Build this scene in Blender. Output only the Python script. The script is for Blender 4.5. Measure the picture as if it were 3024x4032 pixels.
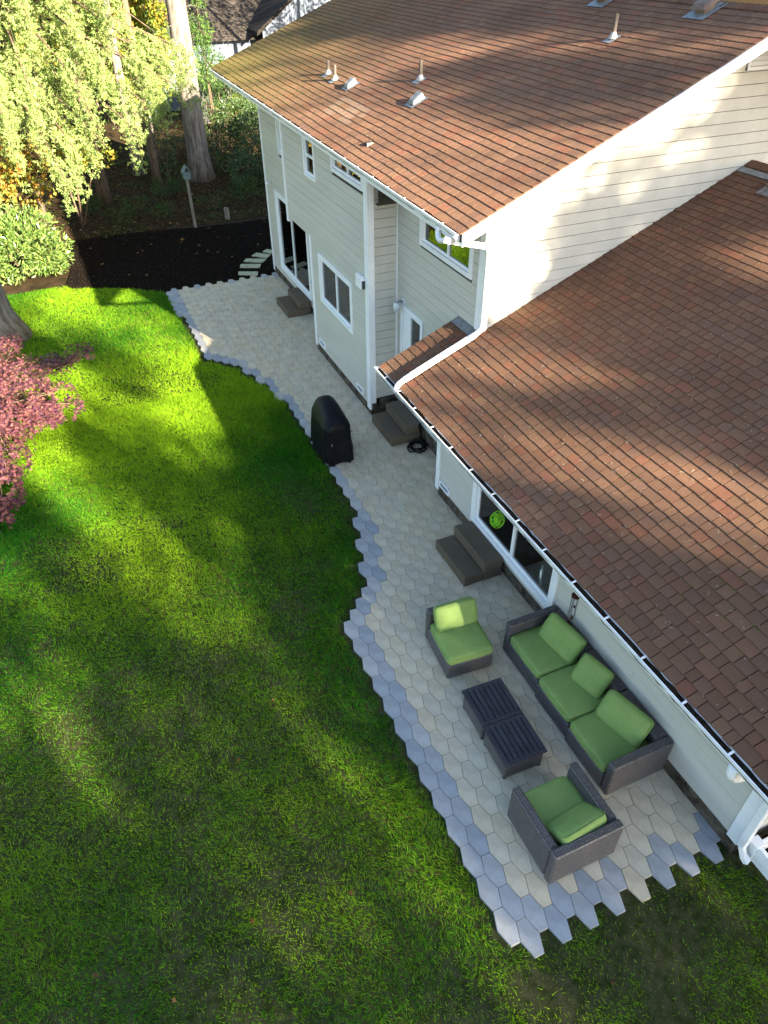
import bpy, bmesh, math, random
import numpy as np
from mathutils import Vector, Matrix, noise as mnoise

random.seed(7); RNG = np.random.default_rng(11)
for o in list(bpy.data.objects): bpy.data.objects.remove(o)
scene = bpy.context.scene
col = scene.collection

# ------------------------------------------------------------------ camera
CAM = np.array([-2.586, -2.123, 8.238])
PITCH, ROLL, YAW = math.radians(39.2455), math.radians(-0.3095), math.radians(23.6306)
def cam_axes():
    cy, sy, cp, sp = math.cos(YAW), math.sin(YAW), math.cos(PITCH), math.sin(PITCH)
    fwd = Vector((sy*cp, cy*cp, -sp)); right = Vector((cy, -sy, 0)); up = right.cross(fwd)
    cr, sr = math.cos(ROLL), math.sin(ROLL)
    return cr*right + sr*up, -sr*right + cr*up, fwd
cr_, cu_, cf_ = cam_axes()
cd = bpy.data.cameras.new('camera'); cam = bpy.data.objects.new('camera', cd); col.objects.link(cam)
cd.sensor_fit = 'VERTICAL'; cd.sensor_height = 36.0; cd.lens = 36.0*2806.2/4032.0
cd.clip_start = 0.1; cd.clip_end = 600
M = Matrix((( cr_.x, cu_.x, -cf_.x, CAM[0]), (cr_.y, cu_.y, -cf_.y, CAM[1]), (cr_.z, cu_.z, -cf_.z, CAM[2]), (0, 0, 0, 1)))
cam.matrix_world = M
scene.camera = cam

# ------------------------------------------------------------------ world, sun, exposure
SUN = np.array([.857, -2.5, 1.0]); SUN /= np.linalg.norm(SUN)
ELEV = math.asin(SUN[2]); AZ = math.atan2(SUN[0], SUN[1])
world = bpy.data.worlds.new('World'); scene.world = world; world.use_nodes = True
wn = world.node_tree; bg = wn.nodes['Background']
sky = wn.nodes.new('ShaderNodeTexSky'); sky.sky_type = 'NISHITA'; sky.sun_disc = False
sky.sun_elevation = ELEV; sky.sun_rotation = AZ; sky.air_density = 1.0; sky.dust_density = 0.7; sky.ozone_density = 1.0
wn.links.new(sky.outputs[0], bg.inputs[0]); bg.inputs[1].default_value = 0.05
sl = bpy.data.lights.new('sun', 'SUN'); sl.energy = 5.0; sl.angle = math.radians(0.55); sl.color = (1.0, .86, .65)
so = bpy.data.objects.new('sun', sl); col.objects.link(so)
so.rotation_euler = Vector(SUN).to_track_quat('Z', 'Y').to_euler(); so.location = (20, -40, 30)
scene.view_settings.view_transform = 'Standard'; scene.view_settings.look = 'None'
scene.view_settings.gamma = 1.0; scene.view_settings.exposure = 3.2
scene.view_settings.use_curve_mapping = False
scene.render.engine = 'CYCLES'
scene.cycles.max_bounces = 8; scene.cycles.transparent_max_bounces = 12

# ------------------------------------------------------------------ helpers
WORG = {}
def tag(o, label=None, cat=None, group=None, kind=None):
    if label: o['label'] = label
    if cat: o['category'] = cat
    if group: o['group'] = group
    if kind: o['kind'] = kind
    return o
def empty(name, loc, rz=0.0):
    o = bpy.data.objects.new(name, None); col.objects.link(o); o.location = loc; o.rotation_euler = (0, 0, rz)
    o.empty_display_size = .2
    WORG[o] = np.array(loc, float) if rz == 0 else np.zeros(3)
    return o
def link(name, me, parent=None, origin=None):
    o = bpy.data.objects.new(name, me); col.objects.link(o)
    po = WORG.get(parent, np.zeros(3)) if parent is not None else np.zeros(3)
    og = po if origin is None else np.array(origin, float)
    if parent is not None: o.parent = parent
    o.location = og - po
    WORG[o] = og
    return o
def np_mesh(name, V, F, C=None, mat=None, smooth=False, uv=False):
    V = np.asarray(V, np.float32); F = np.asarray(F, np.int32)
    me = bpy.data.meshes.new(name); n, k = F.shape
    me.vertices.add(len(V)); me.vertices.foreach_set('co', V.ravel())
    me.loops.add(n*k); me.loops.foreach_set('vertex_index', F.ravel())
    me.polygons.add(n); me.polygons.foreach_set('loop_start', np.arange(0, n*k, k, dtype=np.int32))
    me.update(calc_edges=True)
    if C is not None:
        a = me.attributes.new('Col', 'FLOAT_COLOR', 'POINT')
        C = np.asarray(C, np.float32)
        if C.shape[1] == 3: C = np.concatenate([C, np.ones((len(C), 1), np.float32)], 1)
        a.data.foreach_set('color', C.ravel())
    me.polygons.foreach_set('use_smooth', np.full(n, smooth, bool))
    if mat: me.materials.append(mat)
    me.validate()
    return me
class MB:
    def __init__(s): s.v = []; s.f = []; s.c = []; s.cur = (1, 1, 1)
    def add(s, vs, fs):
        b = len(s.v); s.v += [tuple(v) for v in vs]; s.c += [s.cur]*len(vs); s.f += [tuple(i+b for i in f) for f in fs]
        return s
    def box(s, a, b):
        x0, x1 = sorted((a[0], b[0])); y0, y1 = sorted((a[1], b[1])); z0, z1 = sorted((a[2], b[2]))
        return s.add([(x0,y0,z0),(x1,y0,z0),(x1,y1,z0),(x0,y1,z0),(x0,y0,z1),(x1,y0,z1),(x1,y1,z1),(x0,y1,z1)],
                     [(3,2,1,0),(4,5,6,7),(0,1,5,4),(1,2,6,5),(2,3,7,6),(3,0,4,7)])
    def bar(s, p, q, w, h, up=(0,0,1)):
        p, q, up = Vector(p), Vector(q), Vector(up); d = (q-p).normalized(); r = d.cross(up)
        if r.length < 1e-4: r = d.cross(Vector((1,0,0)))
        r.normalize(); u = r.cross(d); vs = []
        for e in (p, q):
            for a, b in ((-1,-1),(1,-1),(1,1),(-1,1)): vs.append(e + r*a*w/2 + u*b*h/2)
        return s.add(vs, [(3,2,1,0),(4,5,6,7),(0,1,5,4),(1,2,6,5),(2,3,7,6),(3,0,4,7)])
    def tube(s, pts, rad, n=8, cap=True):
        pts = [Vector(p) for p in pts]; rings = []; ref = None
        if not hasattr(rad, '__len__'): rad = [rad]*len(pts)
        for i, p in enumerate(pts):
            d = (pts[min(i+1, len(pts)-1)] - pts[max(i-1, 0)])
            if d.length < 1e-7: d = Vector((0,0,1))
            d.normalize()
            if ref is None: ref = Vector((1,0,0)) if abs(d.x) < .8 else Vector((0,1,0))
            r = (ref - d*ref.dot(d)); r.normalize(); ref = r; u = d.cross(r)
            rings.append([p + (r*math.cos(2*math.pi*k/n) + u*math.sin(2*math.pi*k/n))*rad[i] for k in range(n)])
        vs = [v for R in rings for v in R]; fs = []
        for i in range(len(pts)-1):
            for k in range(n): fs.append((i*n+k, i*n+(k+1)%n, (i+1)*n+(k+1)%n, (i+1)*n+k))
        if cap: fs.append(tuple(range(n-1,-1,-1))); fs.append(tuple(range((len(pts)-1)*n, len(pts)*n)))
        return s.add(vs, fs)
    def prism(s, poly, axis, a, b):
        """poly: 2D points in the two other axes (cyclic order), extruded along axis from a to b"""
        def P(u, v, w): return {0: (w, u, v), 1: (u, w, v), 2: (u, v, w)}[axis]
        n = len(poly); vs = [P(u, v, a) for u, v in poly] + [P(u, v, b) for u, v in poly]
        fs = [tuple(range(n-1,-1,-1)), tuple(range(n, 2*n))] + [(i, (i+1)%n, n+(i+1)%n, n+i) for i in range(n)]
        return s.add(vs, fs)
    def mesh(s, name, mat=None, smooth=False, origin=(0,0,0), bevel=0, colattr=False, seg=1):
        me = bpy.data.meshes.new(name); o = np.array(origin, float)
        me.from_pydata([tuple(np.array(v)-o) for v in s.v], [], s.f)
        if colattr:
            a = me.attributes.new('Col', 'FLOAT_COLOR', 'POINT')
            a.data.foreach_set('color', np.array([(c[0], c[1], c[2], 1) for c in s.c], np.float32).ravel())
        bm = bmesh.new(); bm.from_mesh(me)
        bmesh.ops.recalc_face_normals(bm, faces=bm.faces)
        if bevel: bmesh.ops.bevel(bm, geom=list(bm.edges), offset=bevel, segments=seg, affect='EDGES', profile=.6, clamp_overlap=True)
        uvl = bm.loops.layers.uv.new('UVMap')
        for f in bm.faces:
            n = f.normal; ax = max(range(3), key=lambda i: abs(n[i]))
            for l in f.loops:
                c = l.vert.co
                l[uvl].uv = (c.y, c.z) if ax == 0 else ((c.x, c.z) if ax == 1 else (c.x, c.y))
            f.smooth = smooth
        bm.to_mesh(me); bm.free()
        if mat: me.materials.append(mat)
        return me
    def build(s, name, mat, parent=None, smooth=False, bevel=0, origin=None, colattr=False, seg=1):
        og = origin if origin is not None else WORG.get(parent, np.zeros(3))
        return link(name, s.mesh(name, mat, smooth, og, bevel, colattr, seg), parent, og)

# ------------------------------------------------------------------ materials
def nmat(name):
    m = bpy.data.materials.new(name); m.use_nodes = True; nt = m.node_tree
    return m, nt, nt.nodes['Principled BSDF']
def mat(name, c1, c2=None, scale=8, rough=.7, bump=0, bscale=60, detail=4, spec=.12, metal=0, attr=False, coord='Object', stretch=None, lo=.35, hi=.65):
    m, nt, b = nmat(name); L = nt.links.new
    b.inputs['Roughness'].default_value = rough; b.inputs['Metallic'].default_value = metal
    b.inputs['Specular IOR Level'].default_value = spec
    tc = nt.nodes.new('ShaderNodeTexCoord'); vec = tc.outputs[coord]
    if coord == 'World':
        pass
    if stretch:
        mp = nt.nodes.new('ShaderNodeMapping'); mp.inputs['Scale'].default_value = stretch; L(vec, mp.inputs[0]); vec = mp.outputs[0]
    colout = None
    if c2 is not None:
        nz = nt.nodes.new('ShaderNodeTexNoise'); nz.inputs['Scale'].default_value = scale; nz.inputs['Detail'].default_value = detail; nz.inputs['Roughness'].default_value = .65
        L(vec, nz.inputs['Vector'])
        rp = nt.nodes.new('ShaderNodeValToRGB'); rp.color_ramp.elements[0].color = (*c1, 1); rp.color_ramp.elements[1].color = (*c2, 1)
        rp.color_ramp.elements[0].position = lo; rp.color_ramp.elements[1].position = hi
        L(nz.outputs[0], rp.inputs[0]); colout = rp.outputs[0]
    else: b.inputs['Base Color'].default_value = (*c1, 1)
    if attr:
        at = nt.nodes.new('ShaderNodeAttribute'); at.attribute_name = 'Col'
        if colout is None: colout = at.outputs['Color']
        else:
            mx = nt.nodes.new('ShaderNodeMix'); mx.data_type = 'RGBA'; mx.blend_type = 'MULTIPLY'; mx.inputs[0].default_value = 1
            L(at.outputs['Color'], mx.inputs[6]); L(colout, mx.inputs[7]); colout = mx.outputs[2]
    if colout is not None: L(colout, b.inputs['Base Color'])
    if bump:
        n2 = nt.nodes.new('ShaderNodeTexNoise'); n2.inputs['Scale'].default_value = bscale; n2.inputs['Detail'].default_value = 5
        L(vec, n2.inputs['Vector']); bp = nt.nodes.new('ShaderNodeBump'); bp.inputs['Strength'].default_value = bump; bp.inputs['Distance'].default_value = .01
        L(n2.outputs[0], bp.inputs['Height']); L(bp.outputs[0], b.inputs['Normal'])
    return m
def leafmat(name, trans=.35, rough=.55, tint=(1, 1, 1), spec=.25):
    m, nt, b = nmat(name); L = nt.links.new
    at = nt.nodes.new('ShaderNodeAttribute'); at.attribute_name = 'Col'
    b.inputs['Roughness'].default_value = rough; b.inputs['Specular IOR Level'].default_value = spec
    L(at.outputs['Color'], b.inputs['Base Color'])
    tr = nt.nodes.new('ShaderNodeBsdfTranslucent'); mu = nt.nodes.new('ShaderNodeMix'); mu.data_type = 'RGBA'; mu.blend_type = 'MULTIPLY'; mu.inputs[0].default_value = 1
    mu.inputs[7].default_value = (1.3*tint[0], 1.25*tint[1], .7*tint[2], 1)
    L(at.outputs['Color'], mu.inputs[6]); L(mu.outputs[2], tr.inputs[0])
    mx = nt.nodes.new('ShaderNodeMixShader'); mx.inputs[0].default_value = trans
    L(b.outputs[0], mx.inputs[1]); L(tr.outputs[0], mx.inputs[2])
    L(mx.outputs[0], nt.nodes['Material Output'].inputs[0])
    return m
def wickermat(name, c1, c2):
    m, nt, b = nmat(name); L = nt.links.new
    uv = nt.nodes.new('ShaderNodeTexCoord'); br = nt.nodes.new('ShaderNodeTexBrick')
    br.inputs['Scale'].default_value = 1; br.inputs['Brick Width'].default_value = .060; br.inputs['Row Height'].default_value = .022
    br.inputs['Mortar Size'].default_value = .0035; br.inputs['Mortar Smooth'].default_value = .6
    br.inputs['Color1'].default_value = (*c1, 1); br.inputs['Color2'].default_value = (*c2, 1); br.inputs['Mortar'].default_value = (.012, .011, .011, 1)
    L(uv.outputs['UV'], br.inputs['Vector']); L(br.outputs['Color'], b.inputs['Base Color'])
    iv = nt.nodes.new('ShaderNodeMath'); iv.operation = 'SUBTRACT'; iv.inputs[0].default_value = 1; L(br.outputs['Fac'], iv.inputs[1])
    bp = nt.nodes.new('ShaderNodeBump'); bp.inputs['Strength'].default_value = .9; bp.inputs['Distance'].default_value = .006
    L(iv.outputs[0], bp.inputs['Height']); L(bp.outputs[0], b.inputs['Normal'])
    b.inputs['Roughness'].default_value = .5; b.inputs['Specular IOR Level'].default_value = .4
    return m
def glassmat(name, tint=(.55, .6, .58), ior=1.7):
    m, nt, b = nmat(name); L = nt.links.new; nt.nodes.remove(b)
    t = nt.nodes.new('ShaderNodeBsdfTransparent'); t.inputs[0].default_value = (*tint, 1)
    g = nt.nodes.new('ShaderNodeBsdfGlossy'); g.inputs['Roughness'].default_value = .01; g.inputs[0].default_value = (.95, .97, 1, 1)
    fr = nt.nodes.new('ShaderNodeFresnel'); fr.inputs[0].default_value = ior
    mx = nt.nodes.new('ShaderNodeMixShader'); L(fr.outputs[0], mx.inputs[0]); L(t.outputs[0], mx.inputs[1]); L(g.outputs[0], mx.inputs[2])
    L(mx.outputs[0], nt.nodes['Material Output'].inputs[0]); return m

MAT = dict(
    siding=mat('siding_paint', (.485,.468,.415), (.54,.522,.468), scale=3, rough=.6, bump=.15, bscale=25, stretch=(1,.15,1)),
    wall=mat('lap_shadow_sheathing', (.06,.052,.045)),  # sheathing kept dark: gaps between boards paint in the lap shadow lines
    trim=mat('white_trim', (.80,.81,.82), (.70,.72,.74), scale=2.5, rough=.45, lo=.4, hi=.75),
    vinyl=mat('white_vinyl', (.82,.83,.85), rough=.35, spec=.5),
    gutter=mat('gutter_aluminium', (.80,.81,.82), (.62,.62,.62), scale=6, rough=.35, spec=.5, lo=.45, hi=.8),
    debris=mat('gutter_debris', (.012,.009,.007), (.05,.035,.022), scale=25, rough=.95, bump=.8),
    concrete=mat('foundation_concrete', (.032,.025,.017), (.14,.122,.095), scale=5, rough=.9, bump=.4, bscale=30),
    shingle=mat('asphalt_shingle', (.62,.60,.58), (1.2,1.17,1.13), scale=110, rough=.92, attr=True, bump=.5, bscale=220, spec=.06),
    deck=mat('roof_felt', (.02,.017,.015), rough=.95),
    paver=mat('paver_stone', (.82,.80,.77), (1.10,1.08,1.05), scale=4, rough=.85, attr=True, bump=.12, bscale=90, detail=10, spec=.12),
    joint=mat('joint_sand', (.10,.095,.085), (.17,.16,.14), scale=40, rough=.95),
    soil=mat('lawn_soil', (.020,.028,.007), (.055,.055,.026), scale=9, spec=0, rough=.95, bump=.6, bscale=50),
    mulch=mat('bark_mulch', (.006,.005,.0042), (.018,.0135,.0105), scale=30, spec=0, rough=.9, bump=1, bscale=45),
    forest=mat('forest_floor', (.022,.018,.010), (.055,.038,.022), spec=0, scale=3, rough=.95, bump=.8, bscale=18, detail=8),
    resin=mat('brown_resin', (.105,.085,.060), (.125,.102,.072), scale=3, rough=.65, bump=.15, bscale=120),
    wicker=wickermat('grey_brown_wicker', (.15,.135,.135), (.095,.086,.088)),
    cushion=mat('green_canvas', (.19,.285,.085), (.22,.32,.10), scale=7, rough=.85, bump=.5, bscale=11),
    tabletop=mat('dark_slat_paint', (.034,.034,.042), (.055,.055,.066), scale=4, rough=.4, stretch=(6,1,6)),
    cover=mat('black_cover_fabric', (.003,.0036,.005), (.006,.0068,.0095), scale=4, rough=.5, bump=.6, bscale=12, spec=.16),
    rubber=mat('black_rubber', (.006,.006,.006), rough=.4),
    metal=mat('galvanised_metal', (.17,.18,.185), (.30,.31,.32), scale=9, rough=.5, metal=.3),
    pipe=mat('grey_brown_pipe', (.075,.062,.052), (.12,.10,.085), scale=8, rough=.6),
    brownvent=mat('brown_vent_metal', (.12,.085,.068), (.19,.14,.115), scale=5, rough=.5),
    glass=glassmat('window_glass', ior=2.3), glassdark=glassmat('screen_glass', (.25,.25,.235), 1.6),
    interior=mat('dark_interior', (.03,.028,.022), (.09,.08,.062), scale=2.5),
    curtain=mat('pale_curtain', (.58,.64,.64), (.68,.72,.70), scale=5, rough=.9),
    bark=mat('conifer_bark', (.07,.06,.05), (.24,.21,.185), scale=7, rough=.95, bump=1.0, bscale=14, stretch=(1,1,.22), detail=7),
    bark2=mat('brown_bark', (.055,.038,.026), (.14,.10,.07), scale=9, rough=.95, bump=.9, bscale=18, stretch=(1,1,.3)),
    twig=mat('pale_twig', (.32,.27,.21), rough=.8),
    grass=leafmat('grass_blade', .46, .8, spec=.04), leaf=leafmat('leaf', .35, .6, spec=.15), needle=leafmat('needle', .38, .6, (1,1,1.5), spec=.12), shiny=leafmat('glossy_leaf', .25, .35, spec=.5),
    maple=leafmat('red_leaf', .30, .5, (1, .75, 1.4)),
    slab=mat('stepping_slab', (.36,.37,.24), (.46,.46,.30), scale=4, rough=.85),
    wood=mat('weathered_post', (.16,.14,.115), (.24,.215,.18), scale=12, rough=.9, stretch=(1,1,.2)),
    blue=mat('pale_blue_paint', (.13,.18,.20), (.17,.22,.235), scale=6, rough=.6),
    lime=mat('lime_rattan', (.22,.55,.03), rough=.5),
    nroof=mat('neighbour_shingle', (.030,.026,.024), (.065,.056,.048), scale=14, rough=.95, attr=True),
    nwall=mat('shaded_blue_siding', (.09,.11,.15), (.13,.155,.20), scale=2, rough=.7),  # pale siding darkened: dappled tree shade is put into the colour
    darkgrey=mat('dark_grey', (.05,.05,.05), rough=.6),
    redwood=mat('dark_red_wood', (.05,.016,.012), rough=.5),
    moss=mat('moss', (.06,.10,.012), (.14,.17,.03), scale=30, rough=.95),
)
E1 = np.array([-SUN[1], SUN[0], 0]); E1 /= np.linalg.norm(E1)
E2 = np.cross(SUN, E1); E2 *= np.sign(E2[2])

# ================================================================== GROUND
def point_in(poly, x, y):
    """vectorised point in polygon"""
    x = np.asarray(x); y = np.asarray(y); ins = np.zeros(x.shape, bool); n = len(poly)
    for i in range(n):
        x0, y0 = poly[i]; x1, y1 = poly[(i+1) % n]
        if y0 == y1: continue
        c = ((y0 > y) != (y1 > y)) & (x < (x1-x0)*(y-y0)/(y1-y0)+x0); ins ^= c
    return ins
def dist_line(line, x, y):
    d = np.full(np.shape(x), 1e9)
    for (x0, y0), (x1, y1) in zip(line[:-1], line[1:]):
        L2 = (x1-x0)**2+(y1-y0)**2+1e-12; t = np.clip(((x-x0)*(x1-x0)+(y-y0)*(y1-y0))/L2, 0, 1)
        d = np.minimum(d, np.hypot(x-x0-t*(x1-x0), y-y0-t*(y1-y0)))
    return d
def fbm(x, y, s, seed=0.0):
    return np.array([mnoise.fractal(Vector((a*s+seed, b*s-seed, seed*.7)), 1.0, 2.0, 4) for a, b in zip(np.ravel(x), np.ravel(y))]).reshape(np.shape(x))
EDGE = [(-.24,18.95),(-.21,18.23),(-.23,17.72),(-.22,17.34),(-.19,17.04),(-.21,16.58),(-.2,16.23),(-.21,15.75),(-.21,15.41),(-.19,15.05),(-.22,14.56),(-.2,14.37),(-.05,14.31),(.19,13.98),(.37,13.77),(.53,13.57),(.46,13.33),(.54,13.2),(.69,12.98),(.65,12.78),(.72,12.66),(.87,12.42),(.88,12.04),(1.02,11.8),(1.01,11.37),(.98,10.91),(1.02,10.29),(1.03,9.98),(1.01,9.5),(1.02,9.21),(1.04,8.86),(1.02,8.46),(1.02,8.09),(1.03,7.73),(1.02,7.34),(.95,7.15),(.84,7.14),(.81,7.01),(.85,6.8),(.78,6.62),(.68,6.62),(.63,6.46),(.68,6.28),(.61,6.07),(.51,6.08),(.45,5.9),(.5,5.69),(.43,5.5),(.32,5.5),(.26,5.33),(.16,5.32),(.09,5.13),(-.03,5.12),(-.08,4.94),(-.19,4.94),(-.26,4.76),(-.2,4.57),(-.25,4.4),(-.2,4.18),(-.26,3.99),(-.21,3.81),(-.26,3.63),(-.21,3.44),(-.27,3.23),(-.21,3.05),(-.27,2.85),(-.21,2.68),(-.28,2.46),(-.22,2.29),(-.28,2.07),(-.23,1.96),(-.21,1.16),(-.22,.77),(-.22,.38),(-.28,.2),(-.22,.01)]
PATIO = EDGE + [(-.1,-.06),(2.75,-.06),(2.75,7.1),(3.25,7.1),(3.25,10.4),(2.66,10.4),(2.66,13.9),(3.3,13.9),(3.3,19.3),(.0,19.22)]
MULCH = [(-2.95,20.8),(-2.86,20.64),(-2.02,20.26),(-1.19,19.88),(-.6,19.36),(-.23,18.94),(.1,18.6),(3.4,18.6),(3.4,19.5),(7.5,19.6),(7.5,24.6),(3.96,24.62),(1.84,24.72),(-.15,25.08),(-2.22,25.14),(-2.75,24.2),(-2.6,22.6)]

g = MB(); g.add([(-200,-200,-.055),(200,-200,-.055),(200,250,-.055),(-200,250,-.055)], [(0,1,2,3)])
tag(g.build('ground', MAT['forest']), 'brown leaf littered woodland ground around the yard', 'ground', kind='structure')
g = MB(); g.add([(-14,-10,-.036),(2.9,-10,-.036),(2.9,20.9,-.036),(-14,20.9,-.036)], [(0,1,2,3)])
lawn = tag(g.build('lawn', MAT['soil']), 'lawn with thin patches of bare soil beside the patio', 'lawn', kind='structure')
g = MB(); g.add([(x, y, -.028) for x, y in MULCH], [tuple(range(len(MULCH)))])
mulch = tag(g.build('mulch_bed', MAT['mulch']), 'dark bark mulch bed beyond the patio', 'mulch bed', kind='structure')

# ---- hexagonal pavers
PS, PL, PG = .115, .3788, math.radians(-.4505)
cells = []
for k in range(-6, 26):
    for j in range(-3, 60):
        u = 1.5*k*PS; v = (j + (.5 if k % 2 else 0))*PL
        cells.append((u*math.cos(PG)-v*math.sin(PG), u*math.sin(PG)+v*math.cos(PG), k, j))
cells = np.array(cells); cells = cells[point_in(PATIO, cells[:,0], cells[:,1])]
dl = dist_line(EDGE, cells[:,0], cells[:,1])
HEX = [(-.5,.5),(.5,.5),(1,0),(.5,-.5),(-.5,-.5),(-1,0)]
def hexpts(sc, off=0.0):
    return [((u*PS-math.copysign(off, u)), (v*PL-(math.copysign(off, v) if v else 0))) for u, v in HEX]
def paver_geo():
    top = hexpts(1, .0055); mid = hexpts(1, .0022)
    return [(x, y, 0.0) for x, y in top] + [(x, y, -.004) for x, y in mid] + [(x, y, -.05) for x, y in mid]
PF = [(0,5,4,3),(0,3,2,1)] + [(i, (i+1)%6, 6+(i+1)%6, 6+i) for i in range(6)] + [(6+i, 6+(i+1)%6, 12+(i+1)%6, 12+i) for i in range(6)]
PF = [f[::-1] for f in PF]
CREAM = [(.535,.48,.385),(.55,.50,.41),(.52,.475,.395),(.56,.51,.415),(.535,.49,.405),(.51,.47,.395),(.55,.49,.385),(.53,.495,.42),(.555,.505,.42),(.54,.475,.37)]
GREY = [(.34,.355,.37),(.30,.325,.355),(.37,.38,.39),(.315,.34,.37),(.42,.42,.41)]
def pcolour(x, y, k, j, d):
    v = y/PL
    grey = False
    if y > 14.5: grey = d < .30
    elif y > 11.2: grey = d < .24
    elif y > 7.3: grey = d < .16
    elif y > 4.8: grey = d < .34 - .05*(y > 6.4)
    else: grey = d < .34
    if y > 18.95: grey = grey or random.random() < .5
    if v < .35: grey = grey or random.random() < .93
    elif v < .8: grey = grey or random.random() < .62
    elif v < 1.3 and x > 1.3: grey = grey or random.random() < .12
    return (len(CREAM)+random.randrange(len(GREY))) if grey else random.randrange(len(CREAM))
CREAM = [(r*1.02, g, b*.93) for r, g, b in CREAM]
PCOL = CREAM + GREY
bed = MB()
for x, y, k, j in cells:
    bed.add([(x+a*1.0, y+b*1.0, -.011) for a, b in hexpts(1)], [(5,4,3,2,1,0)])
patio = tag(bed.build('patio', MAT['joint']), 'patio of elongated hexagonal pavers along the house', 'patio', kind='structure')
var = []
for i, c in enumerate(PCOL):
    m_ = MB(); m_.cur = c; m_.add(paver_geo(), PF); var.append(m_.mesh('paver', MAT['paver'], colattr=True))
order = np.argsort(np.hypot(cells[:,0]-CAM[0], cells[:,1]-CAM[1]))
rest = MB()
for rank, i in enumerate(order):
    x, y, k, j = cells[i]; ci = pcolour(x, y, k, j, dl[i])
    dz = random.uniform(-.0018, .0018); rz = PG + random.uniform(-.004, .004)
    if rank < 300:
        o = bpy.data.objects.new('paver', var[ci]); col.objects.link(o); o.parent = patio; o.location = (x, y, dz)
        o.rotation_euler = (random.uniform(-.004, .004), random.uniform(-.004, .004), rz)
    else:
        rest.cur = PCOL[ci]; ca, sa = math.cos(rz), math.sin(rz)
        rest.add([(x+a*ca-b*sa, y+a*sa+b*ca, c+dz) for a, b, c in paver_geo()], PF)
tag(rest.build('pavers', MAT['paver'], patio, colattr=True), kind='stuff')

# ---- grass blades
def rand_in(n, x0, x1, y0, y1): return RNG.uniform(x0, x1, n), RNG.uniform(y0, y1, n)
def grass():
    xs, ys = [], []
    for n, b in ((400000, (-6.2, 2.8, -3.2, 6.0)), (230000, (-6.2, 1.2, 6.0, 13.0)), (120000, (-6.2, .8, 13.0, 20.85)), (80000, (-13, -6.2, -4, 20.8)), (9000, (-12, 2.8, -7, -3.2))):
        x, y = rand_in(n, *b); xs.append(x); ys.append(y)
    x = np.concatenate(xs); y = np.concatenate(ys)
    # coarse noise lookup grid
    gx = np.linspace(-12.5, 3.5, 161); gy = np.linspace(-7.5, 21.5, 291); GX, GY = np.meshgrid(gx, gy)
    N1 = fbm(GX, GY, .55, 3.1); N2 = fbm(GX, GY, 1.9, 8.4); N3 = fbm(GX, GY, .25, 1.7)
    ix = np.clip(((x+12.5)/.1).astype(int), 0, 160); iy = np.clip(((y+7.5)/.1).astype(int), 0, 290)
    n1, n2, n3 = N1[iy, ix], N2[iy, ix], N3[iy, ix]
    dp = dist_line(EDGE, x, y)
    keep = ~point_in(PATIO, x, y) & ~point_in(MULCH, x, y)
    keep &= ~((x > 2.55) & (y > -.35)) & ~((x > -2.0) & (y > 20.2))
    thin = np.clip((n1*1.3+n2*1.0)+1.2 - np.clip((9-y)/16, 0, .36), 0.40+.4*np.clip((y-8)/3, 0, 1), 1.0)
    thin = np.maximum(thin, np.clip(.75-np.abs(dp-.35)*1.4, 0, 1)*(dp > .08))
    thin *= np.clip((dp-.02)/.07, .12, 1)
    sb = (y < .2) & (x > -.4); thin[sb] *= np.clip(.35+n2[sb]*1.5+.3*(-.5-y[sb]), .12, .8)
    keep &= RNG.uniform(0, 1, len(x)) < thin
    x, y, n1, n2, n3, dp = [a[keep] for a in (x, y, n1, n2, n3, dp)]
    n = len(x); dist = np.hypot(x-CAM[0], y-CAM[1])
    h = RNG.uniform(.020, .046, n)*(1+.7*np.exp(-((dp-.3)/.3)**2))*(1+.4*n1)*np.clip(dist/9, .9, 1.5)
    w = RNG.uniform(.005, .0105, n)*np.clip(dist/7, .9, 2.2)
    ang = RNG.uniform(0, 2*np.pi, n); lean = RNG.uniform(.4, 1.8, n)*h; la = ang+RNG.uniform(-.6, .6, n)+np.pi/2
    # combed direction by clump
    la = la*.6+.4*(n2*9)
    px, py = np.cos(ang)*w/2, np.sin(ang)*w/2
    z0 = np.full(n, -.036)
    b0 = np.stack([x-px, y-py, z0], 1); b1 = np.stack([x+px, y+py, z0], 1)
    mx, my = np.cos(la)*lean, np.sin(la)*lean
    tp = np.stack([x+mx, y+my, z0+h], 1)
    V = np.stack([b0, b1, tp], 1).reshape(-1, 3); F = np.arange(3*n).reshape(-1, 3)
    r = RNG.uniform(0, 1, n)[:, None]; t = np.clip(.34+n3*1.1+.50*np.clip((y-6)/7, 0, 1)+RNG.normal(0, .24, n), 0, 1)[:, None]  # blades yellow towards the far lawn: its sunlit glow put into the colour
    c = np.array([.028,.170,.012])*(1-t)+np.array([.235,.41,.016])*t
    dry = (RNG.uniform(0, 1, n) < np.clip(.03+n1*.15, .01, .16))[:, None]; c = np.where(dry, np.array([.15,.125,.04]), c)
    c = c*(.75+.5*r)
    C = np.repeat(c, 3, 0)
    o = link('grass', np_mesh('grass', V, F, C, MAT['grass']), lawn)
    tag(o, kind='stuff')
grass()

# ================================================================== HOUSE
XM, XB, XL = 3.17, 2.58, 2.62
YF, Y4, Y5, Y2, YG, YN = 19.41, 15.45, 13.82, 10.33, 7.13, -.16
SLOPE = .424; CA = 1/math.hypot(1, SLOPE); SA = SLOPE*CA
RIDU, RIDL = 7.34, 8.10
def zU(x, y): return 4.261+SLOPE*x + .018*(y-11.1)*max(0.0, 1-(x-2.2)/5.1)
def zL(x, y=0): return 3.24+SLOPE*(x-3.345)
house = empty('house', (5.0, 9.0, 0))
tag(house, 'two storey cream sided house with brown shingle roofs', 'house')

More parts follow.
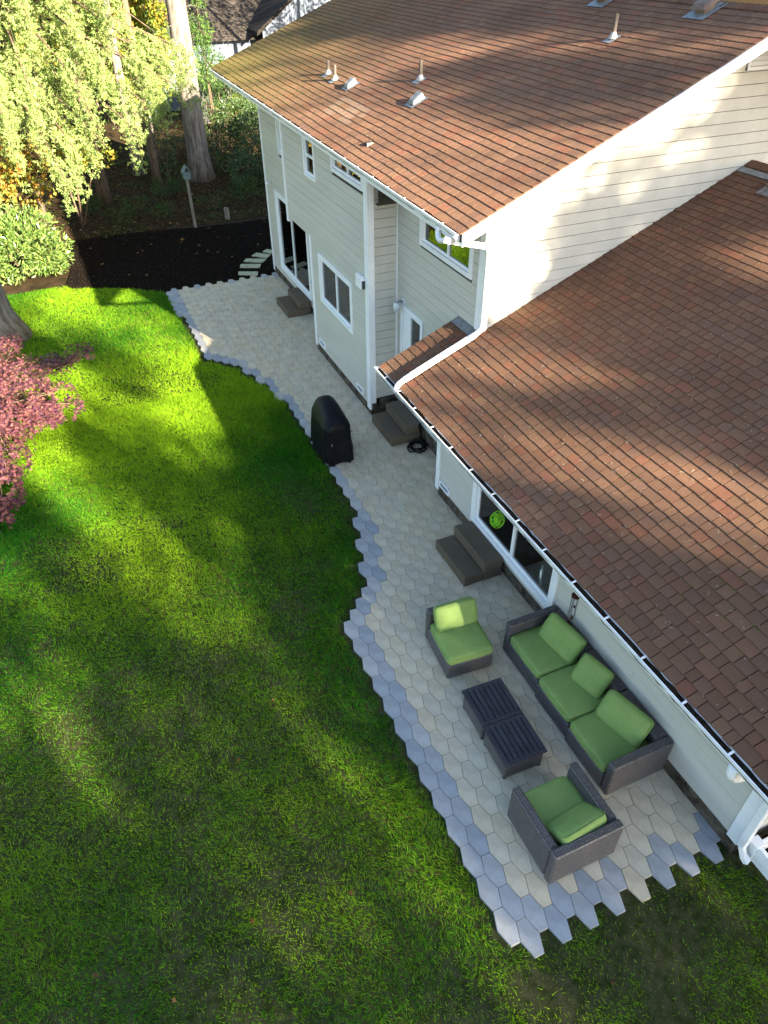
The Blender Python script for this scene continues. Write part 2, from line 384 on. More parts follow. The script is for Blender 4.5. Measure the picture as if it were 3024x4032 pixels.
def cells_minus(a0, a1, z0, z1, ops):
    A = sorted({a0, a1, *[o[i] for o in ops for i in (0, 1) if a0 < o[i] < a1]}); Z = sorted({z0, z1, *[o[i] for o in ops for i in (2, 3) if z0 < o[i] < z1]})
    for i in range(len(A)-1):
        for j in range(len(Z)-1):
            ca, cz = (A[i]+A[i+1])/2, (Z[j]+Z[j+1])/2
            if not any(o[0] < ca < o[1] and o[2] < cz < o[3] for o in ops): yield A[i], A[i+1], Z[j], Z[j+1]
def wall(axis, pv, a0, a1, z0, z1, ops=(), ztop=None, zs=None, boards=True, clip=None, th=.12):
    """wall facing -axis at plane pv; a = the other horizontal axis"""
    m = MB()
    for A0, A1, Z0, Z1 in cells_minus(a0, a1, z0, z1, ops):
        if axis == 0: m.box((pv, A0, Z0), (pv+th, A1, Z1))
        else:
            if clip: continue
            m.box((A0, pv, Z0), (A1, pv+th, Z1))
    if clip:
        pts = clip; m.prism(pts, 1, pv, pv+th)
    w = m.build('wall', MAT['wall'], house)
    if not boards: return w
    e = .17; z = zs if zs is not None else z0
    while z < z1-.02:
        zt = min(z+e, z1); zm = (z+zt)/2
        iv = [(a0, a1)]
        for o in ops:
            if o[2]-.02 < zm < o[3]+.02:
                nv = []
                for p, q in iv:
                    if o[1] <= p or o[0] >= q: nv.append((p, q)); continue
                    if o[0] > p: nv.append((p, o[0]))
                    if o[1] < q: nv.append((o[1], q))
                iv = nv
        jv = []
        for p, q in iv:
            if q-p > 3.0 and random.random() < .75:
                c_ = random.uniform(p+.8, q-.8); jv += [(p, c_-.002), (c_+.002, q)]
            else: jv.append((p, q))
        for p, q in jv:
            if axis == 1 and clip:
                p = max(p, (zt+.16-4.261)/SLOPE); q = min(q, 2*RIDU-(zt+.16-4.261)/SLOPE)
                if q-p < .1: continue
            j = random.uniform(-.0012, .0012)
            poly = [(pv-.0005, z+.0105), (pv-.019+j, z+.0105), (pv-.013+j, zt), (pv-.0005, zt)]
            b = MB().prism(poly, 1 if axis == 0 else 0, p, q)
            b.build('siding_board', MAT['siding'], w)
        z += e
    return w

def frame_x(name, pv, y0, y1, z0, z1, mull=None, hmull=None, cas=.09, parent=house, panes=('glass','glass'), proud=.045, fr=.045, sash=True):
    """casing + sash on a wall facing -X; returns the frame object"""
    m = MB(); xo, xi = pv-proud, pv+.06
    m.box((xo, y0, z0), (xi, y0+cas, z1)); m.box((xo, y1-cas, z0), (xi, y1, z1))
    m.box((xo+.002, y0+cas, z1-cas), (xi, y1-cas, z1)); m.box((xo-.006, y0+cas, z0), (xi, y1-cas, z0+cas*.8))
    f = m.build(name, MAT['trim'], parent, bevel=.004)
    a0, a1, b0, b1 = y0+cas, y1-cas, z0+cas*.8, z1-cas
    s = MB(); xs0, xs1 = pv-.012, pv+.035
    s.box((xs0, a0, b0), (xs1, a0+fr, b1)); s.box((xs0, a1-fr, b0), (xs1, a1, b1)); s.box((xs0+.001, a0+fr, b0), (xs1, a1-fr, b0+fr)); s.box((xs0+.001, a0+fr, b1-fr), (xs1, a1-fr, b1))
    spans = [(a0+fr, a1-fr, b0+fr, b1-fr)]
    if mull is not None:
        s.box((xs0-.006, mull-fr/2, b0+fr), (xs1, mull+fr/2, b1-fr)); spans = [(mull+fr/2, a1-fr, b0+fr, b1-fr), (a0+fr, mull-fr/2, b0+fr, b1-fr)]
    if hmull is not None:
        s.box((xs0-.006, a0+fr, hmull-fr/2), (xs1, a1-fr, hmull+fr/2)); spans = [(a0+fr, a1-fr, hmull+fr/2, b1-fr), (a0+fr, a1-fr, b0+fr, hmull-fr/2)]
    s.build('sash', MAT['vinyl'], f, bevel=.003)
    for (p, q, r, t), g_ in zip(spans, panes):
        MB().box((pv+.012, p, r), (pv+.018, q, t)).build('pane', MAT[g_], f)
    # room behind
    r_ = MB(); X0, X1 = pv+.125, pv+1.6
    P = [(X0,a0-.4,b0-.25),(X0,a1+.4,b0-.25),(X0,a1+.4,b1+.25),(X0,a0-.4,b1+.25),(X1,a0-.4,b0-.25),(X1,a1+.4,b0-.25),(X1,a1+.4,b1+.25),(X1,a0-.4,b1+.25)]
    r_.add(P, [(4,5,6,7),(0,1,5,4),(3,2,6,7),(0,3,7,4),(1,2,6,5)]); r_.build('room', MAT['interior'], f)
    return f
def curtain(parent, x, y0, y1, z0, z1, amp=.03, n=26, slump=0):
    m = MB(); cols = 40; rows = 6; vs = []; fs = []
    for r in range(rows+1):
        t = r/rows
        for c in range(cols+1):
            s = c/cols; yy = y0+(y1-y0)*(s*(1-.25*slump*t)+.12*slump*t)
            vs.append((x+amp*math.sin(s*n)+slump*.12*t*math.sin(s*7+t*4), yy, z1+(z0-z1)*t+slump*.04*math.sin(s*9)*t))
    for r in range(rows):
        for c in range(cols):
            i = r*(cols+1)+c; fs.append((i, i+1, i+cols+2, i+cols+1))
    m.add(vs, fs); m.build('curtain', MAT['curtain'], parent, smooth=True)

# ---- far recessed wall with sliding door (X = XM), Y5..YF
door_far = (15.78, 18.53, .40, 2.62)
narrow = (17.35, 17.78, 3.70, 4.95)
wall(0, XM, Y5, YF, .2, 5.55, [door_far, narrow], zs=.2)
f = frame_x('sliding_door', XM, *door_far, mull=17.2, panes=('glass','glassdark'), cas=.11, fr=.06)
curtain(f, XM+.3, 17.3, 18.3, .5, 2.5, .02, 30)
frame_x('window', XM, *narrow, cas=.06, panes=('glassdark',))
# ---- projecting bay (X = XB): upper Y4 .. Y2, lower Y5 .. Y2
bigw = (11.22, 13.24, 1.50, 2.62); sash = (13.11, 13.83, 4.12, 5.02); wide = (10.47, 12.12, 4.58, 5.06)
wall(0, XB, Y2, Y5, .2, 2.80, [bigw], zs=.2)
wall(0, XB, Y2, Y4, 2.80, 5.32, [sash, wide], zs=.2+.17*15+.05)
m = MB(); m.box((XB+.12, Y5, 2.78), (XM, Y4, 2.80)); m.build('soffit', MAT['trim'], house)
m = MB(); m.box((XB+.002, Y4-.12, 2.802), (XM, Y4-.002, 5.4)); m.build('bay_side', MAT['siding'], house)
m = MB(); m.box((XB+.002, Y5-.12, .202), (XM, Y5-.003, 2.78)); m.build('bay_side', MAT['siding'], house)
f = frame_x('window', XB, *bigw, mull=12.19, panes=('glassdark','glass'), cas=.10)
curtain(f, XB+.13, 11.33, 11.66, 1.6, 2.5, .02, 14)
frame_x('window', XB, *sash, hmull=4.55, cas=.07, panes=('glass','glassdark'))
frame_x('window', XB, *wide, mull=11.28, cas=.09)
# ---- bay side wall facing -Y
wall(1, Y2, XB, XM, .34, 5.4, zs=.38)
# ---- recessed entry wall (X = XM), YG..Y2
entry = (9.10, 10.07, .42, 2.55); upw = (7.46, 9.32, 3.93, 5.05)
wall(0, XM, YG, Y2, .3, 5.55, [entry, upw], zs=.3)
f = frame_x('entry_door', XM, *entry, cas=.09, mull=9.68, panes=('glass','glass'), fr=.05)
MB().box((XM-.02, 9.7, .5), (XM+.03, 9.97, 2.44)).build('door_leaf', MAT['vinyl'], f, bevel=.006)
curtain(f, XM+.1, 9.2, 9.66, .5, 2.45, .012, 30)
f = frame_x('window', XM, *upw, mull=8.31, panes=('glassdark','glass'), cas=.10)
# ---- gable wall facing -Y
gp = [(XM+.004, 2.9), (11.51, 2.9), (11.51, 4.261+SLOPE*XM-.12), (RIDU, zU(RIDU, 7)-.16), (XM+.004, 4.261+SLOPE*XM-.12)]
gw = wall(1, YG, XM+.004, 11.51, 2.9, 7.25, zs=2.98, clip=gp)
# ---- low wing wall (X = XL)
pdoor = (3.52, 5.96, .34, 2.36)
wall(0, XL, YN, 7.22, .22, 2.78, [pdoor], zs=.22)
f = frame_x('patio_door', XL, *pdoor, mull=4.72, panes=('glassdark','glass'), cas=.12, fr=.06, proud=.05)
curtain(f, XL+.13, 3.72, 4.6, .46, 2.2, .03, 20, slump=1)
m = MB(); m.box((XL+.125, 7.1, .22), (13.6, 7.22, 2.8)); m.box((XL+.003, YN, .2), (13.6, YN+.1, 2.8)); m.build('wall', MAT['siding'], house)
m = MB(); m.prism([(XL+.1, 2.78), (13.5, 2.78), (RIDL, zL(RIDL)-.15)], 1, YN+.02, YN+.1); m.build('gable_end', MAT['siding'], house)
# ---- back and far walls that close the volumes
m = MB(); m.box((XM+.15, YF-.12, 0), (11.5, YF, 5.4)); m.box((11.4, YG+.1, 0), (11.5, YF, 5.4)); m.build('wall', MAT['siding'], house)
m = MB(); m.box((13.5, YN+.1, 0), (13.6, 7.1, 2.8)); m.build('wall', MAT['siding'], house)
# ---- foundation
m = MB()
m.box((XM-.02, Y5, -.05), (XM+.2, YF, .2)); m.box((XB-.012, Y2-.012, -.05), (XB+.2, Y5, .2)); m.box((XB+.2, Y2-.015, -.05), (XM+.1, Y2+.1, .335))
m.box((XM-.03, 7.25, -.05), (XM+.2, Y2-.02, .298)); m.box((XL-.014, YN-.01, -.05), (XL+.2, 7.21, .218)); m.box((XL+.2, YN-.012, -.05), (13.6, YN+.1, .19))
m.box((XL+.2, 7.0, -.05), (XM+.1, 7.215, .217))
m.build('foundation', MAT['concrete'], house, bevel=.006)
# ---- corner trims
def trim(a, b): MB().box(a, b).build('corner_trim', MAT['trim'], house, bevel=.005)
trim((XM-.035, YF-.09, .06), (XM+.03, YF+.02, 5.45))
trim((XB-.04, Y4-.09, 2.70), (XB+.03, Y4+.015, 5.28)); trim((XB-.04, Y5-.09, .14), (XB+.03, Y5+.015, 2.84))
trim((XB-.04, Y2-.035, .13), (XB+.002, Y2+.14, 5.28)); trim((XB+.003, Y2-.04, .28), (XB+.10, Y2-.001, 5.30))
trim((XM-.04, YG-.03, 3.20), (XM+.005, YG+.13, 5.4)); trim((XM+.006, YG-.035, 3.15), (XM+.11, YG-.001, 5.4))
trim((XL-.04, 7.17, .12), (XL+.03, 7.29, 2.6)); trim((XL-.04, YN-.03, .2), (XL+.03, YN+.12, 2.6)); trim((XM-.03, Y2-.06, .35), (XM-.002, Y2-.002, 5.4))
# ---- little things on the walls
m = MB(); m.box((XB-.12, 10.50, 2.76), (XB-.02, 10.78, 3.02)); m.box((XB-.10, 10.46, 2.80), (XB-.02, 10.50, 2.99)); bx_ = m.build('meter_box', MAT['trim'], house, bevel=.02)
MB().box((XB-.105, 10.455, 2.79), (XB-.03, 10.459, 2.95)).build('box_door', MAT['darkgrey'], bx_)
def fvent(pv, y0, y1, z0, z1):
    m = MB(); t = .03
    m.box((pv-.045, y0, z0), (pv-.005, y1, z0+t)); m.box((pv-.045, y0, z1-t), (pv-.005, y1, z1)); m.box((pv-.044, y0, z0+t), (pv-.005, y0+t, z1-t)); m.box((pv-.044, y1-t, z0+t), (pv-.005, y1, z1-t))
    v = m.build('foundation_vent', MAT['vinyl'], house); MB().box((pv-.028, y0+t, z0+t), (pv-.024, y1-t, z1-t)).build('vent_grille', MAT['metal'], v)
fvent(XB, 13.12, 13.53, .29, .43); fvent(XB, 10.72, 11.08, .28, .42); fvent(XL, 6.76, 7.13, .25, .39)
m = MB(); m.tube([(XM-.02, 9.97, 2.62), (XM-.12, 9.99, 2.62), (XM-.16, 10.0, 2.58)], .03, 8); lm = m.build('wall_lamp', MAT['metal'], house, smooth=True)
m = MB(); m.tube([(XM-.16, 10.0, 2.60), (XM-.16, 10.0, 2.56), (XM-.16, 10.0, 2.44)], [.06, .068, .06], 12); m.build('lamp_glass', MAT['curtain'], lm, smooth=True)
m = MB(); m.tube([(XM-.02, 9.97, 2.62), (XM-.035, 9.97, 2.62)], .06, 12); m.build('lamp_plate', MAT['vinyl'], lm)
m = MB(); m.tube([(XM-.03, 18.78, 2.76), (XM-.10, 18.76, 2.76)], .022, 8); m.tube([(XM-.08, 18.78, 2.75), (XM-.20, 18.72, 2.73)], .035, 10); m.build('security_camera', MAT['vinyl'], house, smooth=True)
# gable louvre
m = MB(); m.box((7.42, YG-.05, 6.58), (7.46, YG-.02, 6.98)); m.box((7.42, YG-.052, 6.58), (8.3, YG-.02, 6.62)); lv = m.build('gable_vent', MAT['trim'], house)
for i in range(6):
    z = 6.64+i*.065; MB().add([(7.46,YG-.05,z),(8.3,YG-.05,z),(8.3,YG-.02,z+.045),(7.46,YG-.02,z+.045)], [(0,1,2,3)]).build('louvre_slat', MAT['trim'], lv)

# ------------------------------------------------------------------ roofs
def slab(zf, x0, x1, y0, y1, t=.13, n=8):
    m = MB(); top = []; fs = []
    for i in range(n+1):
        for j in range(n+1):
            x = x0+(x1-x0)*i/n; y = y0+(y1-y0)*j/n; top.append((x, y, zf(x, y)))
    N = len(top); vs = top+[(x, y, z-t) for x, y, z in top]
    q = lambda i, j: i*(n+1)+j
    for i in range(n):
        for j in range(n):
            a, b, c, d = q(i,j), q(i+1,j), q(i+1,j+1), q(i,j+1); fs += [(a,b,c,d), (N+d,N+c,N+b,N+a)]
    for k in range(n):
        for a, b in ((q(k,0), q(k+1,0)), (q(k+1,n), q(k,n)), (q(0,k+1), q(0,k)), (q(n,k), q(n,k+1))): fs.append((a, b, N+b, N+a))
    m.add(vs, fs); return m
EX = .1425
def shingle_list(zf, x0, x1, yr, colf):
    out = []; n = int((x1-x0)/CA/EX)
    for i in range(n+1):
        s0 = i*EX; xb = x0+s0*CA
        lo, hi = yr(xb); y = lo-random.uniform(0, .12); k = 0
        while y < hi:
            w = random.choice((.11,.13,.15,.16,.18,.21,.24)); ya, yb = max(y, lo), min(y+w, hi); y += w
            if yb-ya < .025: continue
            out.append((s0, xb, ya+.005, yb-.005, random.choice((.0128,.0135,.014)), colf(xb, (ya+yb)/2, i)))
    return out
NRM = (-SA, 0, CA)
def sh_verts(zf, sh):
    s0, xb, ya, yb, h, c = sh; ln = EX+.018
    lift0, lift1 = .0, .001
    P = []
    wob = .005*math.sin(ya*3.1+xb*2)+.0045*math.sin(ya*91+xb*57)
    for y in (ya, yb):
        xbb = xb + wob*CA; z = zf(xb, y)+wob*SA
        P.append((xbb+NRM[0]*0, y, z)); P.append((xbb+NRM[0]*h, y, z+NRM[2]*h))
        P.append((xb+ln*CA+NRM[0]*.001, y, zf(xb+ln*CA, y)+NRM[2]*.001))
    return P   # b0 t0 u0 b1 t1 u1
SHF = [(1,4,5),(1,5,2),(0,3,4),(0,4,1),(0,1,2),(3,5,4)]
BASEC = np.array([.150,.088,.062])
PAL = [(.170,.106,.072),(.178,.112,.075),(.164,.103,.072),(.174,.103,.070),(.156,.101,.073),(.180,.116,.076),(.188,.099,.068),(.156,.101,.075),(.172,.109,.075),(.162,.105,.075)]
PAL = [(r*1.12, g*1.02, b*.98) for r, g, b in PAL]
def cU(x, y, i):
    c = np.array(random.choice(PAL)); c = c*random.uniform(.92, 1.08)*(1+.18*mnoise.noise(Vector((x*.8, y*.8, 7))))
    mo = max(0, min(1, (y-13.2)/5.5))*max(0.25, 1-(x-2.2)/5.5)*.75
    c = c*(1-mo)+np.array([.135,.125,.035])*mo
    if 11.6 < y < 13.1 and 2.62 < x < 3.15 and random.random() < .8: c = c*.55+np.array([.26,.20,.15])*.5
    return tuple(c)
def cL(x, y, i):
    c = np.array(random.choice(PAL)); return tuple(c*.9*random.uniform(.92, 1.08)*(1+.18*mnoise.noise(Vector((x*.8, y*.8, 3)))))
def build_roof(name_, zf, shl, deck, nobj, near=None):
    roof = deck.build('roof', MAT['deck'], house)
    d2 = [(sh[1]-CAM[0])**2+((sh[2]+sh[3])/2-CAM[1])**2+(zf(sh[1], sh[2])-CAM[2])**2 for sh in shl]
    if near is not None: d2 = [d if near(sh) else d+1e6 for d, sh in zip(d2, shl)]
    idx = np.argsort(d2); V, F, C = [], [], []; n = 0; og = WORG[roof]
    meshes = {}
    for r, i in enumerate(idx):
        sh = shl[i]
        if r < nobj:
            key = random.randrange(14)
            if key not in meshes:
                h = (.0128,.0135,.014)[key % 3]; mm = MB(); mm.cur = tuple(np.array(PAL[key % len(PAL)])*(.80+.013*key)); ln = EX+.018
                mm.add([(0,0,0),(0,0,h),(ln,0,.001),(0,1,0),(0,1,h),(ln,1,.001)], SHF)
                meshes[key] = mm.mesh('shingle', MAT['shingle'], colattr=True)
            s0, xb, ya, yb, h, c = sh
            o = bpy.data.objects.new('shingle', meshes[key]); col.objects.link(o); o.parent = roof
            wob = .005*math.sin(ya*3.1+xb*2)+.0045*math.sin(ya*91+xb*57)
            o.location = np.array((xb+wob*CA, ya, zf(xb, ya)+wob*SA))-og; o.rotation_euler = (0, -math.atan(SLOPE), random.uniform(-.004, .004)); o.scale = (1, yb-ya, 1)
        else:
            P = sh_verts(zf, sh); V += P; C += [sh[5]]*6; F += [tuple(a+n for a in f) for f in SHF]; n += 6
    me = np_mesh('shingles', np.array(V)-og, F, C, MAT['shingle']); o = link('shingles', me, roof); tag(o, kind='stuff')
    return roof
XU0, YU0, YU1 = 2.215, 6.26, 20.37
XL0, YL0, YL1 = 1.70, -.85, 7.84
shU = shingle_list(zU, XU0, RIDU-.05, lambda x: (YU0, YU1), cU)
shL = shingle_list(zL, XL0, RIDL-.05, lambda x: (YL0, 7.84 if x < XM-.06 else YG-.002), cL)
mU = slab(lambda x, y: zU(x, y)-.004, XU0+.03, RIDU, YU0+.012, YU1-.02)
mU.v += []; b2 = slab(lambda x, y: zU(RIDU, y)-SLOPE*(x-RIDU)-.004, RIDU, 2*RIDU-XU0, YU0+.012, YU1-.02); mU.add(b2.v, b2.f)
roofU = build_roof('upper', zU, shU, mU, 0)
mL = slab(lambda x, y: zL(x)-.004, XL0+.03, XM-.002, YL0+.012, 7.83); b3 = slab(lambda x, y: zL(x)-.004, XM-.002, RIDL, YL0+.012, YG-.004); mL.add(b3.v, b3.f)
b4 = slab(lambda x, y: zL(RIDL)-SLOPE*(x-RIDL)-.004, RIDL, 2*RIDL-XL0, YL0+.012, YG-.004); mL.add(b4.v, b4.f)
roofL = build_roof('lower', zL, shL, mL, 300)
# ridge caps
def caps(roof, xr, zr, y0, y1):
    m = MB(); y = y0
    while y < y1:
        m.cur = tuple(np.array(random.choice(PAL))*random.uniform(.7, 1)); w = .15; a, b = y, min(y+.2, y1)
        for s in (-1, 1):
            m.add([(xr, a, zr+.028), (xr+s*w, a, zr+.026-SLOPE*w), (xr+s*w, b, zr+.012-SLOPE*w), (xr, b, zr+.014), (xr, a, zr+.005), (xr+s*w, a, zr-SLOPE*w)], [(0,1,2,3),(4,5,1,0)])
        y += .142
    tag(m.build('ridge_caps', MAT['shingle'], roof, colattr=True), kind='stuff')
caps(roofU, RIDU, zU(RIDU, 10), YU0, YU1); caps(roofL, RIDL, zL(RIDL), YL0, YG-.01)
# fascia / rake boards
def rake(y, x0, x1, zf, dep=.17, t=.03):
    m = MB(); n = 6
    for i in range(n):
        a = x0+(x1-x0)*i/n; b = x0+(x1-x0)*(i+1)/n
        m.add([(a,y,zf(a,y)-.012),(b,y,zf(b,y)-.012),(b,y,zf(b,y)-dep),(a,y,zf(a,y)-dep),(a,y-t,zf(a,y)-.012),(b,y-t,zf(b,y)-.012),(b,y-t,zf(b,y)-dep),(a,y-t,zf(a,y)-dep)],
              [(0,1,2,3),(7,6,5,4),(0,4,5,1),(3,2,6,7)]+([(0,3,7,4)] if i == 0 else [])+([(1,5,6,2)] if i == n-1 else []))
    m.build('rake_board', MAT['trim'], house)
rake(YU0+.012, XU0+.02, RIDU, zU); rake(YU0+.012, RIDU, 2*RIDU-XU0, lambda x, y: zU(RIDU, y)-SLOPE*(x-RIDU))
rake(YU1+.012, XU0+.02, RIDU, zU); rake(YL0+.012, XL0+.02, RIDL, zL); rake(YL0+.012, RIDL, 2*RIDL-XL0, lambda x, y: zL(RIDL)-SLOPE*(x-RIDL))
m = MB(); m.add([(XL0+.02,7.832,zL(XL0)-.03),(XM,7.832,zL(XM)-.03),(XM,7.832,zL(XM)-.14),(XL0+.02,7.832,zL(XL0)-.14),(XL0+.02,7.855,zL(XL0)-.03),(XM,7.855,zL(XM)-.03),(XM,7.855,zL(XM)-.14),(XL0+.02,7.855,zL(XL0)-.14)], [(0,1,2,3),(4,7,6,5),(0,4,5,1),(3,2,6,7)]); m.build('rake_board', MAT['trim'], house)
MB().bar((XL0+.045, YL0+.02, zL(XL0)-.10), (XL0+.045, 7.82, zL(XL0)-.10), .02, .15).build('fascia', MAT['trim'], house)
MB().bar((XU0+.045, YU0+.02, zU(XU0, YU0)-.10), (XU0+.045, YU1-.02, zU(XU0, YU1)-.10), .02, .15).build('fascia', MAT['trim'], house)
# ---- gutters: open trough with rolled lip, debris and straps
def gutter(x_in, y0, y1, zt0, zt1, straps, deb=True):
    prof = [(0,0),(0,-.10),(-.075,-.10),(-.085,-.06),(-.105,-.03),(-.108,0),(-.108,.008),(-.094,.008),(-.094,0),(-.099,-.004),(-.096,-.03),(-.078,-.058),(-.069,-.094),(-.006,-.094),(-.006,0)]
    m = MB(); n = len(prof); vs = []
    for y, zt in ((y0, zt0), (y1, zt1)): vs += [(x_in+a, y, zt+b) for a, b in prof]
    m.add(vs, [(i, (i+1)%n, n+(i+1)%n, n+i) for i in range(n)])
    for y, zt in ((y0, zt0), (y1, zt1)):
        m.add([(x_in+a, y, zt+b) for a, b in prof[:6]], [(0,1,2,3,4,5)])
    g_ = m.build('gutter', MAT['gutter'], house)
    if deb:
        m = MB(); N = 80; vs = []; fs = []
        for i in range(N+1):
            y = y0+.02+(y1-y0-.04)*i/N; zt = zt0+(zt1-zt0)*(y-y0)/(y1-y0); a = random.uniform(-.06, -.035)
            vs += [(x_in-.008, y, zt+a+.02), (x_in-.05, y, zt+a+random.uniform(-.01, .02)), (x_in-.093, y, zt+a-.012)]
        for i in range(N):
            for k in range(2): fs.append((i*3+k, i*3+k+1, i*3+k+4, i*3+k+3))
        m.add(vs, fs); m.build('gutter_debris', MAT['debris'], g_)
    for y in straps:
        zt = zt0+(zt1-zt0)*(y-y0)/(y1-y0)
        MB().bar((x_in-.104, y, zt+.010), (x_in+.02, y+.012, zt+.014), .022, .006).build('gutter_strap', MAT['gutter'], g_)
    return g_
gL = gutter(1.725, YL0, 7.87, 2.53, 2.53, [7.45, 6.95, 6.38]+[5.79-.59*i for i in range(11)])
gU = gutter(2.28, 6.34, 20.38, 5.11, 5.345, [6.75+.61*i for i in range(22)])
# leaves and needles lying in the lower gutter
# ---- downspouts
def rect_path(pts, w, h, name='downspout', m_=None):
    m = MB()
    for p, q in zip(pts[:-1], pts[1:]): m.bar(p, q, w, h)
    return m.build(name, m_ or MAT['gutter'], house, bevel=.004)
def smooth_tube(pts, r, name, mat_, n=10, parent=None, sub=6):
    P = [Vector(p) for p in pts]; out = []
    for i in range(len(P)-1):
        p0, p1, p2, p3 = P[max(i-1,0)], P[i], P[i+1], P[min(i+2,len(P)-1)]
        for k in range(sub):
            t = k/sub; out.append(.5*((2*p1)+(-p0+p2)*t+(2*p0-5*p1+4*p2-p3)*t*t+(-p0+3*p1-3*p2+p3)*t**3))
    out.append(P[-1]); m = MB(); m.tube(out, r, n); return m.build(name, mat_, parent if parent is not None else house, smooth=True)
zz = lambda x: zL(x)+.075
dU = smooth_tube([(2.21, 6.90, 5.03), (2.20, 6.88, 4.95), (2.17, 6.78, 4.90), (2.15, 6.64, 4.93), (2.14, 6.52, 4.975)], .04, 'downspout_elbow', MAT['gutter'])
rect_path([(2.10, 6.45, 5.0), (3.06, 7.02, 4.612)], .07, .085)
smooth_tube([(2.96, 6.97, 4.645), (3.09, 7.035, 4.60), (3.15, 7.055, 4.52), (3.16, 7.06, 4.40)], .043, 'downspout_elbow', MAT['gutter'])
MB().box((3.12, 7.02, 3.30), (3.20, 7.093, 4.5)).build('downspout', MAT['gutter'], house, bevel=.008)
smooth_tube([(3.16, 7.06, 3.42), (3.16, 7.06, 3.31), (3.10, 7.06, zz(3.10)+.01), (2.94, 7.06, zz(2.94))], .045, 'downspout_elbow', MAT['gutter'])
rect_path([(3.04, 7.06, zz(3.04)), (1.80, 7.06, zz(1.80))], .085, .07)
smooth_tube([(1.92, 7.06, zz(1.92)), (1.78, 7.06, zz(1.78)), (1.68, 7.06, zz(1.68)-.03), (1.655, 7.06, zz(1.65)-.12)], .046, 'downspout_elbow', MAT['gutter'])
# near corner downspout
smooth_tube([(1.655, -.19, 2.44), (1.655, -.20, 2.34), (1.72, -.21, 2.26), (1.82, -.215, 2.22)], .048, 'downspout_elbow', MAT['gutter'])
rect_path([(1.80, -.215, 2.225), (2.56, -.24, 2.02)], .075, .06)
MB().box((2.53, -.285, .30), (2.60, -.195, 2.06)).build('downspout', MAT['gutter'], house, bevel=.008)
rect_path([(2.565, -.24, .33), (2.60, -.30, .16), (2.62, -.36, .10)], .085, .06)
# flashing of the little porch roof, patch of metal along the entry wall
m = MB(); m.add([(XM-.16,7.16,zL(XM-.16)+.022),(XM-.005,7.16,zL(XM)+.03),(XM-.005,7.82,zL(XM)+.03),(XM-.16,7.82,zL(XM-.16)+.022),(XM-.004,7.16,zL(XM)+.10),(XM-.004,7.82,zL(XM)+.10)], [(0,1,2,3),(1,4,5,2)]); m.build('flashing', MAT['metal'], house)
m = MB(); m.bar((7.86, YL0+.5, zL(7.86)+.022), (7.86, YG-.03, zL(7.86)+.022), .12, .006, up=NRM); m.build('flashing', MAT['metal'], house)
# ---- roof vents
def pipe_vent(x, y, h, zf=zU, r=.034):
    z = zf(x, y); m = MB(); m.tube([(x, y, z-.02), (x, y, z+h)], r, 12, cap=False); m.tube([(x, y, z+h-.05), (x, y, z+h-.05)], r-.006, 12)
    p = m.build('vent_pipe', MAT['pipe'], house, smooth=True)
    m = MB(); u = .13
    m.add([(x-u, y-.11, zf(x-u, y)+.022), (x+u*.6, y-.11, zf(x+u*.6, y)+.022), (x+u*.6, y+.11, zf(x+u*.6, y)+.022), (x-u, y+.11, zf(x-u, y)+.022)], [(0,1,2,3)])
    m.tube([(x, y, z+.01), (x, y, z+.05), (x, y, z+.10)], [.09, .06, .038], 12); m.build('pipe_flashing', MAT['metal'], p)
pipe_vent(3.55, 14.77, .27); pipe_vent(3.49, 14.21, .29); pipe_vent(4.23, 11.65, .33); pipe_vent(6.19, 8.77, .34)
def box_vent(x, y, s=.13, mt='metal'):
    z = zU(x, y); m = MB(); a = s
    P = []
    for dx, dy, dz in ((-a,-a,.03),(a,-a,.03),(a,a,.03),(-a,a,.03),(-a*.9,-a*.75,.10),(a*.55,-a*.75,.15),(a*.55,a*.75,.15),(-a*.9,a*.75,.10)): P.append((x+dx, y+dy, zU(x+dx, y+dy)+dz))
    m.add(P, [(3,2,1,0),(4,5,6,7),(0,1,5,4),(1,2,6,5),(2,3,7,6),(3,0,4,7)]); v = m.build('box_vent', MAT[mt], house, bevel=.012)
    m = MB(); b = a*1.35; m.add([(x+i*b, y+j*b, zU(x+i*b, y+j*b)+.024) for i, j in ((-1,-1),(1,-1),(1,1),(-1,1))], [(0,1,2,3)]); m.build('vent_flashing', MAT['metal'], v)
box_vent(3.50, 13.35, .11); box_vent(3.76, 10.84, .12)
def big_vent(x, y, zf):
    P = [(-.17,-.15,.09),(.17,-.15,.09),(.17,.15,.09),(-.17,.15,.09),(-.15,-.12,.17),(.16,-.12,.17),(.16,.12,.17),(-.15,.12,.17)]
    m = MB(); m.add([(x+a, y+b, zf(x+a, y+b)+c) for a, b, c in P], [(3,2,1,0),(4,5,6,7),(0,1,5,4),(1,2,6,5),(2,3,7,6),(3,0,4,7)]); v = m.build('roof_vent', MAT['brownvent'], house, bevel=.03, seg=2)
    m = MB(); m.add([(x+a, y+b, zf(x+a, y+b)+c) for a, b, c in ((-.1,-.1,0),(.1,-.1,0),(.1,.1,0),(-.1,.1,0),(-.1,-.1,.1),(.1,-.1,.1),(.1,.1,.1),(-.1,.1,.1))], [(0,1,5,4),(1,2,6,5),(2,3,7,6),(3,0,4,7)]); m.build('vent_neck', MAT['brownvent'], v)
    m = MB(); m.add([(x+i*.22, y+j*.22, zf(x+i*.22, y+j*.22)+.024) for i, j in ((-1,-1),(1,-1),(1,1),(-1,1))], [(0,1,2,3)]); m.build('vent_flashing', MAT['metal'], v)
big_vent(7.08, 7.86, zU); big_vent(7.08, 10.26, zU); big_vent(7.72, 6.12, lambda x, y: zL(x))
